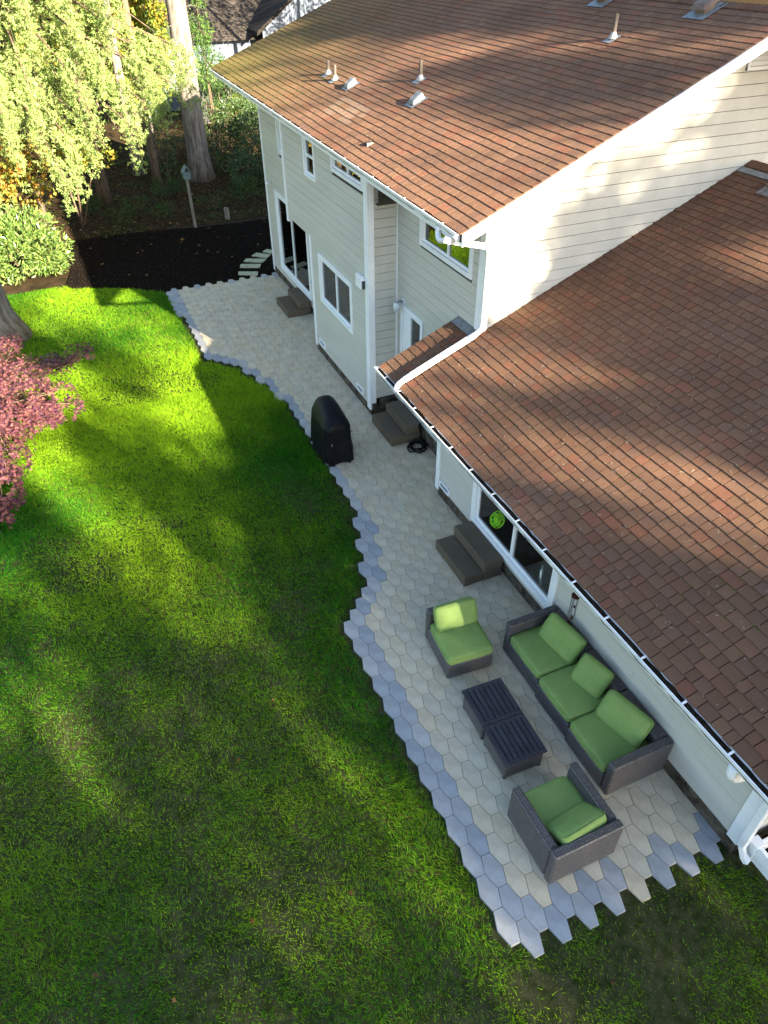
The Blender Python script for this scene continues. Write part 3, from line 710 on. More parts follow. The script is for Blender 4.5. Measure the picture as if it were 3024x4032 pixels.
# ---- moss and needles on the roofs
def moss_and_needles():
    V, F = [], []; n = 0
    def blob(x, y, z, r):
        nonlocal n
        for dx, dy, dz in ((1,0,0),(-1,0,0),(0,1,0),(0,-1,0),(0,0,.7)): V.append((x+dx*r*random.uniform(.6,1.3), y+dy*r*random.uniform(.6,1.6), z+dz*r))
        F.extend([(n,n+2,n+4),(n+2,n+1,n+4),(n+1,n+3,n+4),(n+3,n,n+4)]); n += 5
    for k in range(2600):
        i = int(random.triangular(2, 30, 9)); x = XL0+i*EX*CA-.004; y = random.uniform(-.6, 6.8)
        if mnoise.noise(Vector((x*.9, y*.7, 2))) < .02: continue
        blob(x, y, zL(x)+.006, random.uniform(.004, .012))
    nl = len(F); o = link('moss', np_mesh('moss', np.array(V)-WORG[roofL], F, None, MAT['moss']), roofL); tag(o, kind='stuff')
    V.clear(); F.clear(); n = 0
    for k in range(2200):
        i = int(random.triangular(0, 26, 3)); x = XU0+i*EX*CA-.004; y = random.triangular(11, 20.3, 20.2)
        blob(x, y, zU(x, y)+.006, random.uniform(.006, .018))
    o = link('moss', np_mesh('moss', np.array(V)-WORG[roofU], F, None, MAT['moss']), roofU); tag(o, kind='stuff')
    for roof, zf, xr, yr, cnt in ((roofL, zL, (1.75, 6.8), (-.7, 7.0), 900), (roofU, zU, (2.3, 6.5), (6.4, 20), 420)):
        V2, F2 = [], []; b = 0
        for k in range(cnt):
            x = random.uniform(*xr); y = random.uniform(*yr); a = random.uniform(0, math.pi); L_ = random.uniform(.015, .05); w = .0022 if random.random() < .93 else .004
            dx, dy = math.cos(a)*L_, math.sin(a)*L_; z = zf(x, y)+.017
            for ex, ey, off in ((0,0,-1),(0,0,1),(1,1,1),(1,1,-1)):
                X = x+dx*ex-math.sin(a)*w*off; Y = y+dy*ey+math.cos(a)*w*off; V2.append((X, Y, zf(X, Y)+.016+.006*ex*random.random()))
            F2.append((b, b+1, b+2, b+3)); b += 4
        o = link('pine_needles', np_mesh('pine_needles', np.array(V2)-WORG[roof], F2, None, MAT['twig']), roof); tag(o, kind='stuff')
moss_and_needles()

# ================================================================== STEPS
def steps(x0, x1, xm, y0, y1, h, label):
    t = empty('resin_steps', ((x0+x1)/2, (y0+y1)/2, 0)); tag(t, label, 'steps', 'brown resin steps at the doors')
    MB().box((x0, y0, 0.002), (xm-.004, y1, h)).build('step', MAT['resin'], t, bevel=.022, seg=3, smooth=False)
    MB().box((xm+.002, y0-.005, 0.002), (x1, y1+.005, h-.006)).build('riser_block', MAT['resin'], t, bevel=.012)
    MB().box((xm, y0-.008, h), (x1+.003, y1+.008, 2*h)).build('step', MAT['resin'], t, bevel=.022, seg=3)
steps(2.45, 3.12, 2.81, 15.87, 16.94, .19, 'brown resin step pair below the dark sliding door by the mulch bed')
steps(2.45, 3.10, 2.78, 8.98, 10.02, .20, 'brown resin step pair beside the coiled black hose in the recess')
steps(1.86, 2.55, 2.21, 4.83, 5.86, .19, 'brown resin step pair below the patio door with the lime lantern')

# ================================================================== FURNITURE
def cushion_mesh(name, sx, sy, sz, r=.045, puff=.02, mt='cushion', seed=0, sag=0):
    bm = bmesh.new(); bmesh.ops.create_cube(bm, size=2); bmesh.ops.subdivide_edges(bm, edges=list(bm.edges), cuts=11, use_grid_fill=True)
    h = Vector((sx/2, sy/2, sz/2)); rr = min(r, h.x, h.y, h.z)
    for v in bm.verts:
        c = v.co.copy()
        c = Vector([math.copysign(abs(q)**.72, q) for q in c])
        p = Vector((c.x*h.x, c.y*h.y, c.z*h.z)); q = Vector([max(-(h[i]-rr), min(h[i]-rr, p[i])) for i in range(3)])
        d = p-q; p2 = q+(d.normalized()*rr if d.length > 1e-6 else d)
        u, w = p2.x/h.x, p2.y/h.y
        p2.z += math.copysign(puff, p2.z)*(1-u*u)*(1-w*w)
        # crown the sides a little
        p2.x *= 1-.03*(w*w)*abs(u); p2.y *= 1-.03*(u*u)*abs(w)
        nz = mnoise.noise(Vector((p2.x*5+seed, p2.y*5, p2.z*5))); p2 += p2.normalized()*nz*.006
        if sag: p2.z -= sag*(u*u)*.5
        v.co = p2
    me = bpy.data.meshes.new(name); bmesh.ops.recalc_face_normals(bm, faces=bm.faces)
    for f in bm.faces: f.smooth = True
    bm.to_mesh(me); bm.free(); me.materials.append(MAT[mt]); return me
def cushion(parent, name, size, loc, rot, seed=0, puff=.02, r=.045):
    o = bpy.data.objects.new(name, cushion_mesh(name, *size, r=r, puff=puff, seed=seed)); col.objects.link(o); o.parent = parent
    po = WORG[parent]; o.location = np.array(loc)-po; o.rotation_euler = rot
    # piping seam
    hx, hy = size[0]/2, size[1]/2
    m = MB(); pts = []
    n = 44
    for k in range(n+1):
        a = 2*math.pi*k/n; ca, sa = math.cos(a), math.sin(a); e = .22
        pts.append((math.copysign(abs(ca)**e, ca)*hx*.995, math.copysign(abs(sa)**e, sa)*hy*.995, size[2]*.5-.022))
    m.tube(pts, .005, 5, cap=False); me = m.mesh('piping', MAT['cushion'], smooth=True)
    p = bpy.data.objects.new('piping', me); col.objects.link(p); p.parent = o
    return o
def panel(parent, name, a, b, bev=.012):
    return MB().box(a, b).build(name, MAT['wicker'], parent, bevel=bev)
def feet(parent, pts):
    for x, y in pts: MB().tube([(x, y, 0), (x, y, .06)], .02, 8).build('foot', MAT['darkgrey'], parent)
# armless chair, turned slightly
t = empty('armless_chair', (1.125, 3.70, 0), math.radians(-4.5)); tag(t, 'armless wicker chair with green cushions, a sunlit patch on its backrest', 'chair')
panel(t, 'base', (-.345,-.43,.03), (.345,.31,.30)); panel(t, 'back', (-.347,.315,.03), (.347,.43,.63), .02)
feet(t, [(-.3,-.38),(.3,-.38),(-.3,.38),(.3,.38)])
cushion(t, 'seat_cushion', (.70,.74,.14), (0,-.075,.372), (0,0,0), 1, .018)
cushion(t, 'back_cushion', (.64,.40,.15), (.02,.20,.60), (math.radians(68),0,math.radians(1)), 2, .02, .055)
# sofa in three sections
def sofa(y0, y1, arm, label, pil, seed, x0, pw=.66):
    t = empty('sofa_section', (2.15, (y0+y1)/2, 0)); tag(t, label, 'sofa')
    xb = 2.585
    ya, yb = (y0, y1)
    if arm == 'far': panel(t, 'arm', (x0, y1-.12, .03), (xb, y1, .62), .018); yb = y1-.122
    if arm == 'near': panel(t, 'arm', (x0, y0, .03), (xb, y0+.12, .62), .018); ya = y0+.122
    panel(t, 'base', (x0, ya+.002, .03), (xb-.17, yb-.002, .30)); panel(t, 'back', (xb-.168, ya+.003, .03), (xb+.002, yb-.003, .622), .018)
    feet(t, [(x0+.05, y0+.06), (x0+.05, y1-.06), (xb-.06, y0+.06), (xb-.06, y1-.06)])
    cushion(t, 'seat_cushion', (xb-.17-x0+.01, yb-ya-.01, .14), ((x0+xb-.17)/2-.005, (ya+yb)/2, .372), (0,0,0), seed, .018)
    py, pz, pr, tilt, px = pil
    cushion(t, 'back_cushion', (.42,pw,.14), (px, py, pz), (0, math.radians(-tilt), math.radians(pr)), seed+3, .02, .055)
sofa(2.575, 3.47, 'far', 'wicker sofa corner section with green cushions, set against the patio door frame', (2.90, .595, 8, 56, 2.31), 5, 1.745)
sofa(1.835, 2.565, None, 'armless wicker middle sofa section with green cushions between the two armed sections', (2.20, .585, 13, 52, 2.30), 9, 1.715, .48)
sofa(.955, 1.825, 'near', 'wicker sofa end section with green cushions, its arm facing the open end of the patio', (1.50, .585, 14, 52, 2.27), 13, 1.69)
m = MB(); m.box((2.5, 3.02, .623), (2.56, 3.12, .628)); tg = m.build('fabric_tag', MAT['redwood']); tag(tg, 'small dark red tag lying on the sofa back', 'tag')
# armchair facing away up the patio
t = empty('armchair', (.91, .80, 0)); tag(t, 'wicker armchair with green cushions facing away, its back to the patio end', 'armchair')
panel(t, 'arm', (.465,.47,.03), (.572,1.25,.62), .018); panel(t, 'arm', (1.248,.47,.03), (1.355,1.24,.62), .018)
panel(t, 'back', (.46,.355,.03), (1.36,.465,.64), .018); panel(t, 'base', (.574,.468,.03), (1.246,1.22,.29))
feet(t, [(.5,.4),(1.3,.4),(.5,1.2),(1.3,1.2)])
cushion(t, 'seat_cushion', (.665,.74,.14), (.91,.865,.362), (0,0,0), 17, .018)
cushion(t, 'back_cushion', (.62,.40,.15), (.93,.635,.52), (math.radians(-38),0,math.radians(5)), 21, .02, .055)
# two slatted tables
def table(x0, x1, y0, y1, rz, label):
    cx, cy = (x0+x1)/2, (y0+y1)/2; t = empty('slatted_table', (cx, cy, 0), rz); tag(t, label, 'table', 'low slatted tables')
    w, d = (x1-x0)/2, (y1-y0)/2
    MB().box((-w+.025,-d+.025,.03), (w-.025,d-.025,.318)).build('base', MAT['wicker'], t, bevel=.012)
    for sx in (-1, 1):
        for sy in (-1, 1): MB().box((sx*(w-.05)-.02, sy*(d-.05)-.02, 0), (sx*(w-.05)+.02, sy*(d-.05)+.02, .031)).build('foot', MAT['tabletop'], t)
    for s in (-1, 1): MB().box((-w, s*d, .325), (w, s*(d-.05), .36)).build('end_rail', MAT['tabletop'], t, bevel=.004)
    n = 8; ws = 2*w/n
    for i in range(n):
        a = -w+i*ws+.0065*(i > 0); b = -w+(i+1)*ws-.0065*(i < n-1)
        MB().box((a, -d+.051, .326), (b, d-.051, .359)).build('slat', MAT['tabletop'], t, bevel=.003)
    MB().box((-w+.03,-d+.052,.321), (w-.03,d-.052,.324)).build('under_panel', MAT['darkgrey'], t)
table(.69, 1.28, 2.232, 2.83, math.radians(-2.4), 'dark slatted table with wicker base on the armless chair side')
table(.665, 1.255, 1.625, 2.223, math.radians(-2.4), 'dark slatted table with wicker base on the armchair side')

# ================================================================== COVERED GRILL
def grill():
    t = empty('covered_grill', (1.28, 9.32, 0)); tag(t, 'barbecue grill under a fitted black fabric cover on the patio edge', 'grill')
    secs = [(0.0,.30,.52),(.10,.30,.525),(.30,.295,.52),(.50,.285,.515),(.68,.28,.51),(.80,.28,.505),(.86,.27,.50),(.95,.235,.475),(1.04,.20,.43),(1.10,.165,.385),(1.135,.12,.33),(1.15,.06,.24)]
    n = 96; V, F = [], []
    for zi, (z, hx, hy) in enumerate(secs):
        for k in range(n):
            a = 2*math.pi*k/n; ca, sa = math.cos(a), math.sin(a); e = .38 if z < .9 else .5
            x = math.copysign(abs(ca)**e, ca)*hx; y = math.copysign(abs(sa)**e, sa)*hy
            fold = .026*math.sin(a*9+.7+1.5*math.sin(a*2))*max(0, 1-z/.8)+.016*math.sin(a*17+z*4)*max(0, 1-z/.5)
            nz = mnoise.noise(Vector((x*5, y*5, z*3)))*.02
            r = 1+(fold+nz)/.35
            dz = 0.0
            if zi == 0: dz = .03+.022*math.sin(a*5+1)+.015*math.sin(a*11)
            # hood towards the far end, lower shelf towards the near end
            zz_ = z
            if z > .8: zz_ = z-(z-.8)*.30*max(0, min(1, (-y)/.35))
            V.append((1.28+x*r, 9.32+y*r, zz_+dz))
    for i in range(len(secs)-1):
        for k in range(n): F.append((i*n+k, i*n+(k+1)%n, (i+1)*n+(k+1)%n, (i+1)*n+k))
    m = MB(); m.add(V, F+[tuple(range((len(secs)-1)*n, len(secs)*n))]); m.build('cover', MAT['cover'], t, smooth=True)
    m = MB(); m.box((1.02, 8.815, .73), (1.54, 8.823, .745)); m.build('seam', MAT['rubber'], t)
    m = MB()
    pts = [(1.12, 9.0, .985), (1.2, 8.97, 1.0), (1.3, 8.97, 1.0), (1.38, 9.0, .985)]
    m.tube(pts, .012, 6); m.build('handle_strap', MAT['rubber'], t, smooth=True)
    m = MB(); m.box((1.10, 8.79, .50), (1.104, 8.80, .55)); m.build('care_label', MAT['vinyl'], t)
    for x, y in ((1.06, 8.9), (1.5, 8.9), (1.06, 9.74), (1.5, 9.74)): MB().tube([(x, y, 0), (x, y, .08)], .025, 8).build('caster', MAT['darkgrey'], t)
grill()

# ================================================================== HOSE, LANTERN, CHIME
m = MB(); pts = []
for k in range(150):
    a = k*.21; r = .15+.035*math.sin(k*.37)+.02*math.sin(k*1.3); pts.append((2.92+r*math.cos(a)*(1.05), 8.72+r*math.sin(a), .02+.0016*k*.35+.012*abs(math.sin(k*.5))))
m.tube(pts, .0125, 7)
pts = [(2.92+.15*math.cos(150*.21), 8.72+.15*math.sin(150*.21), .09), (3.02, 8.84, .10), (3.08, 8.92, .25), (3.08, 8.95, .42), (3.05, 8.94, .44), (3.02, 8.90, .40), (3.06, 8.86, .2), (3.1, 8.8, .03)]
m.tube(pts, .0125, 7)
m.tube([(2.80,8.60,.03),(2.70,8.64,.02),(2.72,8.80,.02),(2.80,8.86,.03),(2.96,8.90,.03),(3.06,8.82,.02),(3.08,8.62,.02),(2.98,8.54,.02),(2.85,8.54,.02)], .0125, 7)
tag(m.build('garden_hose', MAT['rubber'], None, smooth=True), 'black garden hose coiled on the pavers beside the recess steps', 'hose')
t = empty('lantern', (2.35, 4.84, 1.10)); tag(t, 'lime green lattice lantern hanging before the patio door', 'lantern')
m = MB()
prof = lambda s: .045+.065*math.sin(math.pi*min(1, s*1.08))**.7
for k in range(9):
    for sg in (-1, 1):
        pts = []
        for i in range(15):
            s = i/14; a = 2*math.pi*k/9+sg*s*1.9; pts.append((2.35+prof(s)*math.cos(a), 4.84+prof(s)*math.sin(a), 1.12+.27*s))
        m.tube(pts, .0055, 5)
for s in (.02, .97): m.tube([(2.35+prof(s)*math.cos(2*math.pi*k/20), 4.84+prof(s)*math.sin(2*math.pi*k/20), 1.12+.27*s) for k in range(21)], .007, 5)
m.build('lattice', MAT['lime'], t, smooth=True)
m = MB(); m.tube([(2.35, 4.84, 1.16), (2.35, 4.84, 1.30)], .05, 14); m.build('candle_glass', MAT['lime'], t, smooth=True)
m = MB(); m.tube([(2.35, 4.84, 1.38), (2.35, 4.84, 2.66)], .0015, 4); m.build('wire', MAT['darkgrey'], t)
t = empty('wind_chime', (2.1, 2.62, 1.35)); tag(t, 'wind chime with metal tubes hanging under the eave beside the patio door', 'wind chime')
m = MB(); m.tube([(2.1,2.62,1.77),(2.1,2.62,1.80),(2.1,2.62,1.815)], [.055,.055,.03], 14); m.build('top_disc', MAT['redwood'], t)
for k in range(5):
    a = 2*math.pi*k/5; x, y = 2.1+.042*math.cos(a), 2.62+.042*math.sin(a); L_ = .26+.03*k
    m = MB(); m.tube([(x, y, 1.74), (x, y, 1.74-L_)], .0085, 8); m.tube([(x, y, 1.74), (x, y, 1.78)], .0012, 4); m.build('chime_tube', MAT['metal'], t, smooth=True)
m = MB(); m.tube([(2.1,2.62,1.60),(2.1,2.62,1.585)], .025, 10); m.tube([(2.1,2.62,1.77),(2.1,2.62,1.42)], .0012, 4); m.box((2.085,2.60,1.36), (2.115,2.64,1.42)); m.build('clapper', MAT['redwood'], t)
m = MB(); m.tube([(2.1,2.62,1.80),(2.1,2.62,2.60)], .0012, 4); m.build('cord', MAT['darkgrey'], t)

# ================================================================== LOW WHITE VINYL BORDER AT THE HOUSE CORNER
t = empty('vinyl_border', (2.75, -.3, 0)); tag(t, 'low white vinyl garden border with a corner post at the house corner', 'border')
MB().box((2.70,-.34,-.05), (2.80,-.24,.32)).build('post', MAT['vinyl'], t, bevel=.006)
m = MB(); m.prism([(2.685,-.355),(2.815,-.355),(2.815,-.225),(2.685,-.225)], 2, .322, .335); m.build('post_cap', MAT['vinyl'], t, bevel=.004)
for k in range(2):
    z0 = .0+.145*k; MB().box((2.735,-2.6,z0+.004), (2.765,-.342,z0+.142)).build('board', MAT['vinyl'], t, bevel=.004)
MB().box((2.725,-2.6,.29), (2.775,-.342,.305)).build('cap_rail', MAT['vinyl'], t, bevel=.003)
for k in range(2): MB().box((2.802,-.31,.145*k+.004), (4.6,-.28,.145*k+.142)).build('board', MAT['vinyl'], t, bevel=.004)
g = MB(); g.add([(2.8,-2.6,-.02),(4.6,-2.6,-.02),(4.6,-.32,-.02),(2.8,-.32,-.02)], [(0,1,2,3)]); tag(g.build('planting_soil', MAT['mulch']), 'dark soil inside the white vinyl border', 'soil', kind='structure')

# ================================================================== YARD OBJECTS
SL = [((2.04,19.58),(2.10,19.82),(2.66,19.57),(2.57,19.29)), ((2.24,20.16),(2.33,20.42),(2.93,20.17),(2.80,19.88)), ((2.48,20.62),(2.62,20.83),(3.22,20.53),(3.03,20.30)), ((2.86,21.02),(3.08,21.22),(3.46,20.86),(3.26,20.62)), ((3.30,21.26),(3.50,21.42),(3.78,21.02),(3.56,20.86))]
LB = ['slab nearest the paver edge in the fan of stepping stones', 'second slab from the pavers in the fan of stepping stones', 'middle slab in the fan of stepping stones', 'fourth slab from the pavers in the fan of stepping stones', 'last slab by the house corner in the fan of stepping stones']
for q, lb in zip(SL, LB):
    m = MB(); m.prism(list(q), 2, -.03, .006); c = np.mean(q, 0)
    tag(m.build('stepping_slab', MAT['slab'], origin=(c[0], c[1], 0), bevel=.006), 'pale concrete '+lb, 'stepping stone', 'stepping stones in the mulch')
t = empty('birdhouse_post', (1.82, 24.74, 0)); tag(t, 'weathered wooden post carrying a pale blue birdhouse', 'birdhouse')
MB().bar((1.82,24.74,-.05), (1.80,24.74,1.64), .09, .09).build('post', MAT['wood'], t)
m = MB(); m.prism([(1.70,1.62),(1.93,1.62),(1.93,1.84),(1.70,1.84)], 1, 24.62, 24.84); bh = m.build('box', MAT['blue'], t)
m = MB(); m.prism([(1.66,1.80),(1.815,2.0),(1.97,1.80),(1.97,1.83),(1.815,2.04),(1.66,1.83)], 1, 24.55, 24.90); m.build('roof', MAT['blue'], bh)
m = MB(); m.tube([(1.815,24.618,1.74),(1.815,24.612,1.74)], .025, 12); m.build('entrance_hole', MAT['darkgrey'], bh)
m = MB(); m.tube([(3.14,25.3,-.05),(3.13,25.3,.28),(3.14,25.3,.34)], [.10,.09,.085], 10); tag(m.build('stump_post', MAT['wood']), 'short wooden stump at the back edge of the mulch bed', 'stump')
m = MB(); m.tube([(-.2+x, y, -.01) for x, y in [(1.0,24.95),(1.8,24.78),(2.8,24.7),(3.6,24.68),(4.6,24.66)]], .008, 6); tag(m.build('edging_hose', MAT['darkgrey']), 'thin dark drip hose along the back of the mulch bed', 'hose')

# ================================================================== VEGETATION
def unit(v): return v/np.maximum(np.linalg.norm(v, axis=-1, keepdims=True), 1e-9)
def cards(name, P, D, W, L, Wd, C, mt, parent, k=4):
    """leaf faces: P base point, D direction of the leaf, W side direction, L length, Wd width"""
    n = len(P); L = np.broadcast_to(np.asarray(L, float), (n,))[:, None]; Wd = np.broadcast_to(np.asarray(Wd, float), (n,))[:, None]
    Nn = unit(np.cross(D, W)); fold = Nn*Wd*.18
    v = np.stack([P, P+D*L*.42-W*Wd*.5+fold, P+D*L-fold*.6, P+D*L*.42+W*Wd*.5+fold], 1).reshape(-1, 3)
    i = np.arange(n)*4; F = np.concatenate([np.stack([i, i+1, i+2], 1), np.stack([i, i+2, i+3], 1)])
    og = WORG[parent] if parent is not None else np.zeros(3)
    me = np_mesh(name, v-og, F, np.repeat(C, 4, 0), MAT[mt]); return link(name, me, parent)
def rdir(n, zb=0.0):
    d = RNG.normal(0, 1, (n, 3)); d[:, 2] += zb; return unit(d)
def side(D):
    r = RNG.normal(0, 1, D.shape); return unit(np.cross(D, r))
def mixc(n, cols, jit=.25):
    c = np.array(cols)[RNG.integers(0, len(cols), n)]; return c*RNG.uniform(1-jit, 1+jit, (n, 1))
def trunk_mb(base, top, r0, r1, n=10, flare=1.6, bend=.15, sides=14):
    b, t = np.array(base, float), np.array(top, float); pts, rad = [], []
    ph = random.uniform(0, 6)
    for i in range(n+1):
        s = i/n; p = b+(t-b)*s; p[0] += bend*math.sin(s*2.6+ph)*s; p[1] += bend*math.cos(s*2.1+ph)*s*.6
        r = r0+(r1-r0)*s; r *= 1+(flare-1)*math.exp(-s*np.linalg.norm(t-b)/.35); pts.append(tuple(p)); rad.append(r)
    m = MB(); m.tube(pts, rad, sides); return m, pts
def limb(m, p, q, r0, r1, droop=.0, n=6):
    p, q = np.array(p, float), np.array(q, float); pts, rad = [], []
    for i in range(n+1):
        s = i/n; c = p+(q-p)*s; c[2] += droop*math.sin(math.pi*s); pts.append(tuple(c)); rad.append(r0+(r1-r0)*s)
    m.tube(pts, rad, 6); return pts

# ---- off-frame conifers towards the sun that cast the dappled shade
SMP = [(4.56, 6.58, 1), (4.46, 5.57, 1), (5.71, 5.73, 1), (3.5, 5.38, 0.9), (3.0, 4.42, 1), (2.74, 3.85, 1), (4.22, 6.85, 1), (3.73, 7.02, 1), (3.1, 7.06, 1), (5.85, 5.39, 1), (4.18, 4.91, 1), (3.61, 4.43, 1), (2.67, 3.62, 0.9), (2.64, 5.66, 0.3), (2.81, 5.25, 0.3), (2.7, 4.84, 0.35), (0.98, 4.18, 0.2), (1.83, 3.9, 0.3), (-0.25, 3.72, 1), (-0.2, 4.02, 0.9), (-0.36, 3.4, 0.9), (-0.1, 4.3, 0.8), (0.78, 3.55, 0.2), (1.76, 3.23, 0.25), (2.06, 2.79, 0.15), (2.62, 2.6, 0.1), (2.52, 4.24, 0.9), (1.81, 4.38, 0.7), (2.25, 3.74, 0.8), (2.15, 4.32, 0.6), (0.6, 3.76, 0.3), (-1.07, 3.51, 0.2), (-0.75, 3.23, 0.3), (-1.16, 3.73, 0.3), (-0.51, 2.98, 0.5), (-0.07, 2.39, 0.6), (-0.43, 2.03, 0.5), (-1.65, 2.89, 0.4), (-2.76, 2.47, 0.6), (-2.61, 1.99, 0.8), (-2.58, 1.82, 0.8), (-2.8, 2.26, 0.7), (-0.31, 1.59, 0.4), (-0.16, 1.33, 0.3), (-0.32, 1.08, 0.45), (-0.45, 0.63, 0.7), (-0.46, 0.44, 0.8), (-0.1, 0.68, 0.7), (-1.43, 0.54, 0.5), (-1.53, 0.34, 0.6), (-1.45, 0.88, 0.3), (-2.37, 1.06, 0.1), (-3.01, 1.4, 0.1), (-2.98, 1.03, 0.1), (-3.71, 1.27, 0.1), (-2.5, 0.66, 0.15), (-3.46, 0.88, 0.15), (-0.76, 0.09, 0.25), (0.27, -0.25, 0.15), (1.16, -0.44, 0.1), (1.75, -0.48, 0.2), (-1.19, 1.36, 0.2), (-1.3, 1.92, 0.35), (-2.21, 1.55, 0.15), (0.93, 2.04, 0.3), (0.62, 1.68, 0.35), (0.99, 2.54, 0.3), (-1.78, 3.45, 0.5), (-2.33, 2.88, 0.3), (-1.49, 2.38, 0.2), (-1.01, 2.68, 0.3), (-3.31, 1.85, 0.2), (-3.51, 1.44, 0.1), (-1.33, 1.11, 0.2), (-0.51, 0.84, 0.3), (-1.06, 0.76, 0.3), (-0.62, 0.26, 0.5), (-0.08, 0.08, 0.1), (-1.01, 0.5, 0.4), (1.27, -0.01, 0), (2.56, -0.17, 0), (0.93, 0.37, 0), (0.1, 0.13, 0.1), (1.54, 0.17, 0), (0.52, 0.51, 0), (1.03, 0.97, 0), (0.76, 0.72, 0.15), (1.49, 0.82, 0), (1.63, 1.35, 0), (2.54, 1.51, 0), (1.45, 0.66, 0), (2.88, 0.94, 0), (1.9, -0.09, 0), (1.4, -0.29, 0.05), (0.66, -0.05, 0.1), (2.36, 1.69, 0.7), (3.99, 4.46, 1), (4.6, 4.61, 1), (5.19, 4.75, 1), (5.02, 4.47, 1), (4.49, 4.27, 0.2), (4.38, 4.08, 0.2), (3.71, 4.23, 0.15), (3.56, 4.0, 0.9), (3.54, 3.82, 0.8), (3.85, 3.83, 0.9), (4.37, 3.96, 1), (4.11, 3.69, 1), (4.02, 3.51, 1), (4.07, 3.42, 1), (3.9, 3.28, 1), (3.53, 3.58, 0.9), (3.33, 3.34, 0.9), (3.28, 3.19, 0.8), (3.35, 3.11, 0.5), (3.06, 3.54, 0.05), (3.01, 3.37, 0.05), (2.77, 3.3, 0), (2.73, 3.08, 0.05), (2.81, 2.94, 0.1), (2.99, 2.87, 0), (5.66, 4.58, 0.2), (5.75, 4.8, 0.4), (5.82, 4.52, 0.05), (5.7, 4.26, 0), (5.05, 4.05, 0.1), (4.84, 3.76, 0.05), (4.78, 4.04, 0.5), (5.03, 4.32, 0.7), (4.62, 3.76, 0.4), (4.42, 3.6, 0.6), (3.83, 4.05, 0.6), (3.29, 3.77, 0.3), (3.93, 4.24, 1), (6.2, 4.87, 0.05), (6.5, 4.73, 0), (6.3, 4.5, 0), (5.29, 3.99, 0), (3.26, 2.98, 0.05), (3.07, 2.99, 0.15), (2.82, 3.57, 0.1), (2.34, 2.96, 0), (2.49, 2.83, 0), (2.25, 2.58, 0), (2.05, 2.38, 0), (2.47, 2.81, 0), (2.92, 2.93, 0), (2.99, 3.22, 0), (2.67, 2.69, 0), (1.61, 2.11, 0), (8.97, 11.49, 1), (7.66, 9.97, 1), (7.01, 9.18, 1), (6.48, 8.54, 1), (5.64, 7.86, 1), (8.08, 9.65, 1), (10.0, 11.39, 0.4), (10.11, 11.18, 0), (10.19, 10.85, 0), (9.85, 10.41, 0), (10.87, 11.15, 0.1), (11.72, 12.22, 0.3), (9.17, 10.0, 0.8), (9.71, 11.49, 0.9), (9.42, 10.87, 0.9), (9.18, 10.34, 0.9), (9.64, 10.15, 0), (10.36, 10.3, 0), (9.89, 9.67, 0), (9.59, 9.19, 0), (9.2, 8.72, 0), (8.99, 8.38, 0.05), (8.91, 9.71, 1), (8.91, 9.34, 0.9), (8.55, 8.81, 0.8), (8.74, 8.78, 0.7), (8.21, 8.28, 0.7), (7.91, 8.0, 0.7), (8.15, 8.9, 0.2), (7.91, 8.56, 0.1), (7.77, 8.29, 0.1), (7.3, 8.31, 0.2), (7.19, 8.06, 0.2), (7.44, 8.03, 0.3), (7.38, 8.68, 1), (6.24, 8.11, 1), (5.72, 7.5, 1), (6.0, 7.48, 0.9), (4.76, 7.03, 1), (6.26, 7.47, 0.8), (6.87, 7.64, 0.5), (7.26, 7.7, 0.4), (7.76, 7.86, 0.5), (8.11, 9.1, 0.6), (6.83, 8.19, 0.9), (5.74, 6.57, 1), (5.86, 5.6, 1), (5.61, 6.15, 1), (6.06, 6.78, 1), (6.2, 5.83, 0.9), (6.54, 6.06, 0.2), (6.84, 6.44, 0.2), (6.59, 6.8, 0.6), (7.17, 6.66, 0.3), (7.45, 7.03, 0.4), (7.77, 7.24, 0.8), (8.43, 7.52, 0.9), (8.81, 7.52, 0.8), (8.26, 6.86, 0.5), (7.94, 6.64, 0.4), (8.63, 6.92, 0.3), (9.32, 7.21, 0), (9.79, 6.53, 0.2), (8.46, 6.21, 0), (7.69, 6.08, 0.1), (7.31, 6.02, 0.05), (6.98, 5.79, 0), (9.46, 6.3, 0), (7.73, 7.39, 0.9), (6.43, 5.61, 0.3), (6.63, 5.55, 0.05), (9.57, 7.57, 0)]
